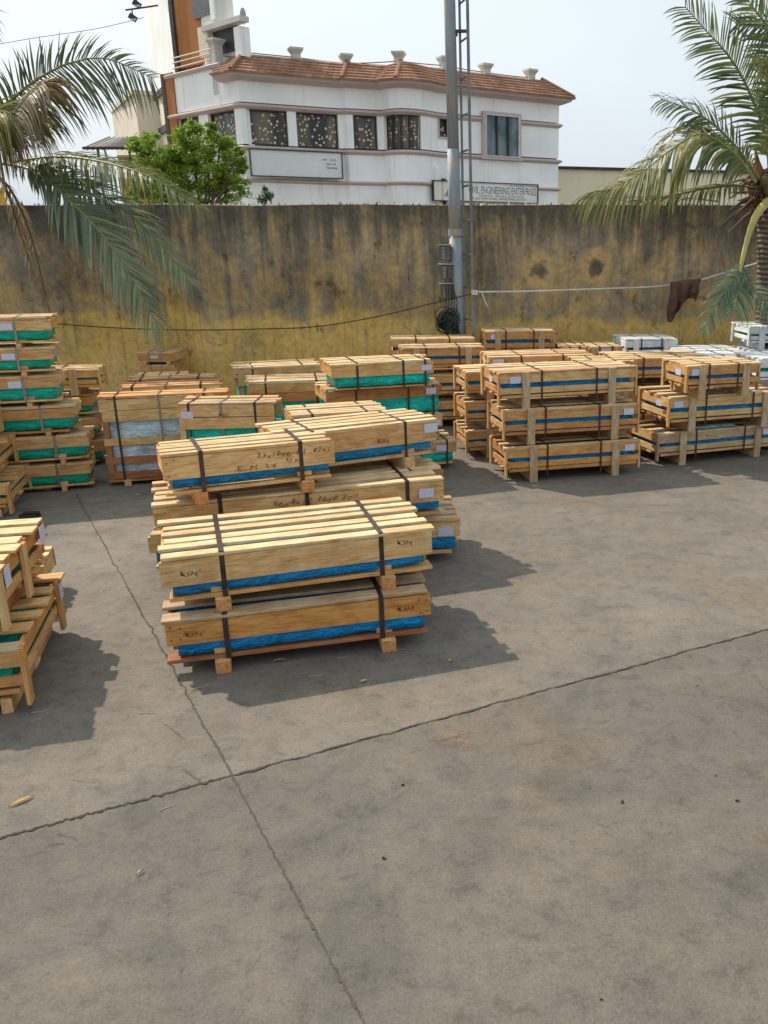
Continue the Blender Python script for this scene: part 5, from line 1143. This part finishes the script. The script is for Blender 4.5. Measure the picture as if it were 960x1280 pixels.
# broken frond hanging down: thick pale stalk, leaflets only at the end
frond(RP, pts_([(960, 252, 11.35), (946, 268, 11.2), (934, 300, 11.1), (924, 345, 11.0), (918, 388, 10.95)], 11.0), .50, FB, RY, n_=34, droop=.9, seed=30, normal=(0, -1, .2), bare=.62, fwd=.5, r0=.062, wid=.03)
frond(RP, pts_([(950, 350, 11.0), (935, 345, 11.0), (915, 352, 10.95), (893, 385, 10.9), (878, 415, 10.9)], 11.0), .34, FB, RC, n_=30, droop=.7, seed=31, normal=(0, -1, .2), fwd=.7, r0=.008, wid=.03)
frond(RP, pts_([(925, 345, 11.0), (945, 362, 10.95), (965, 392, 10.9), (975, 415, 10.9)], 11.0), .3, FB, RC, n_=22, droop=.7, seed=32, normal=(0, -1, .2), fwd=.7, r0=.008, wid=.03)
# twiggy fallen frond litter lying on the coping
frond(RP, pts_([(900, 252, 12.6), (860, 248, 12.75), (800, 247, 12.8), (735, 249, 12.8)], 12.7), .30, FR, RD, n_=50, droop=.35, seed=33, normal=(0, -.2, 1), r0=.012)
for o in list(RP.children):
    pass
# the yellow-green tree
NL = leafmat('tree_leaf', [(0, (.10, .18, .02)), (.35, (.18, .30, .025)), (.7, (.28, .42, .04)), (1, (.42, .52, .07))], .55); NB = plain('tree_bark', (.12, .09, .06), .9, 0, .3, 8)
def leafy_tree(name, org, lobes, nleaf, ls, lab, cat, seed, mat, trunk_r=.09):
    r = random.Random(seed); e = empty(name, (org.x, org.y, 0)); tag(e, lab, cat); ctr = sum((l[0] for l in lobes), Vector())/len(lobes)
    mb = MB(); fork = Vector((0, 0, ctr.z*.62)); mb.tube([(0, 0, 0), (.04, 0, fork.z*.5), fork], trunk_r, 8, r2=trunk_r*.7); mb.build('trunk', NB, e, smooth=True)
    mb = MB()
    for c, rr in lobes:
        c = c-Vector((org.x, org.y, 0)); mid = fork.lerp(c, .5)+Vector((r.uniform(-.1, .1), r.uniform(-.1, .1), -.05)); mb.tube([fork, mid, c], trunk_r*.45, 5, r2=.012)
        for k in range(6): d = Vector((r.gauss(0, 1), r.gauss(0, 1), r.gauss(0, .8))).normalized(); mb.tube([c, c+d*rr*.5, c+d*rr*.9+Vector((0, 0, .04))], .012, 4, r2=.004)
    mb.build('branches', NB, e)
    mb = MB(); clumps = []
    for c, rr in lobes:
        c = c-Vector((org.x, org.y, 0))
        for k in range(max(5, int(60*rr))):
            d = Vector((r.gauss(0, 1), r.gauss(0, 1), r.gauss(0, 1))).normalized(); clumps.append((c+d*rr*(r.random()**.4)*1.05, rr*r.uniform(.12, .34)))
    for i in range(nleaf):
        c, rr = r.choice(clumps); p = c+Vector((r.gauss(0, 1), r.gauss(0, 1), r.gauss(0, .75)))*rr*.55; a = Vector((r.gauss(0, 1), r.gauss(0, 1), r.gauss(-.4, .7))).normalized(); b = a.cross(Vector((r.gauss(0, 1), r.gauss(0, 1), r.gauss(0, 1)))).normalized(); l = ls*r.uniform(.7, 1.3)
        k = len(mb.v); mb.v += [p, p+a*l*.45+b*l*.2, p+a*l, p+a*l*.45-b*l*.2]; mb.quad((k, k+1, k+2, k+3), [(0, 0)]*4)
    mb.build('crown', mat, e); return e
TY = 19.0
def lb(u, v, rpx, dy=0): p = at(u, v, TY+dy); return (p, rpx*TY/1080)
leafy_tree('tree', at(245, 240, TY), [lb(190, 195, 24), lb(205, 225, 32), lb(240, 185, 24), lb(235, 168, 14), lb(262, 205, 32), lb(275, 180, 15), lb(290, 230, 22), lb(300, 205, 9), lb(180, 180, 12), lb(225, 240, 32), lb(268, 240, 30, .3), lb(222, 200, 25), lb(175, 240, 20), lb(298, 190, 6), lb(264, 160, 6)], 42000, .062, 'bushy yellow-green tree before the white building', 'tree', 5, NL)
SL = leafmat('shrub_leaf', [(0, (.05, .11, .05)), (.6, (.11, .20, .09)), (1, (.20, .28, .14))])
def lb2(u, v, rpx, Y=13.6): p = at(u, v, Y); return (p, rpx*Y/1080)
leafy_tree('weed', at(333, 250, 13.6), [lb2(330, 247, 6), lb2(338, 246, 5), lb2(331, 238, 3.5), lb2(325, 250, 5)], 420, .05, 'small green weed sprouting behind the wall top', 'weed', 6, SL, .012)
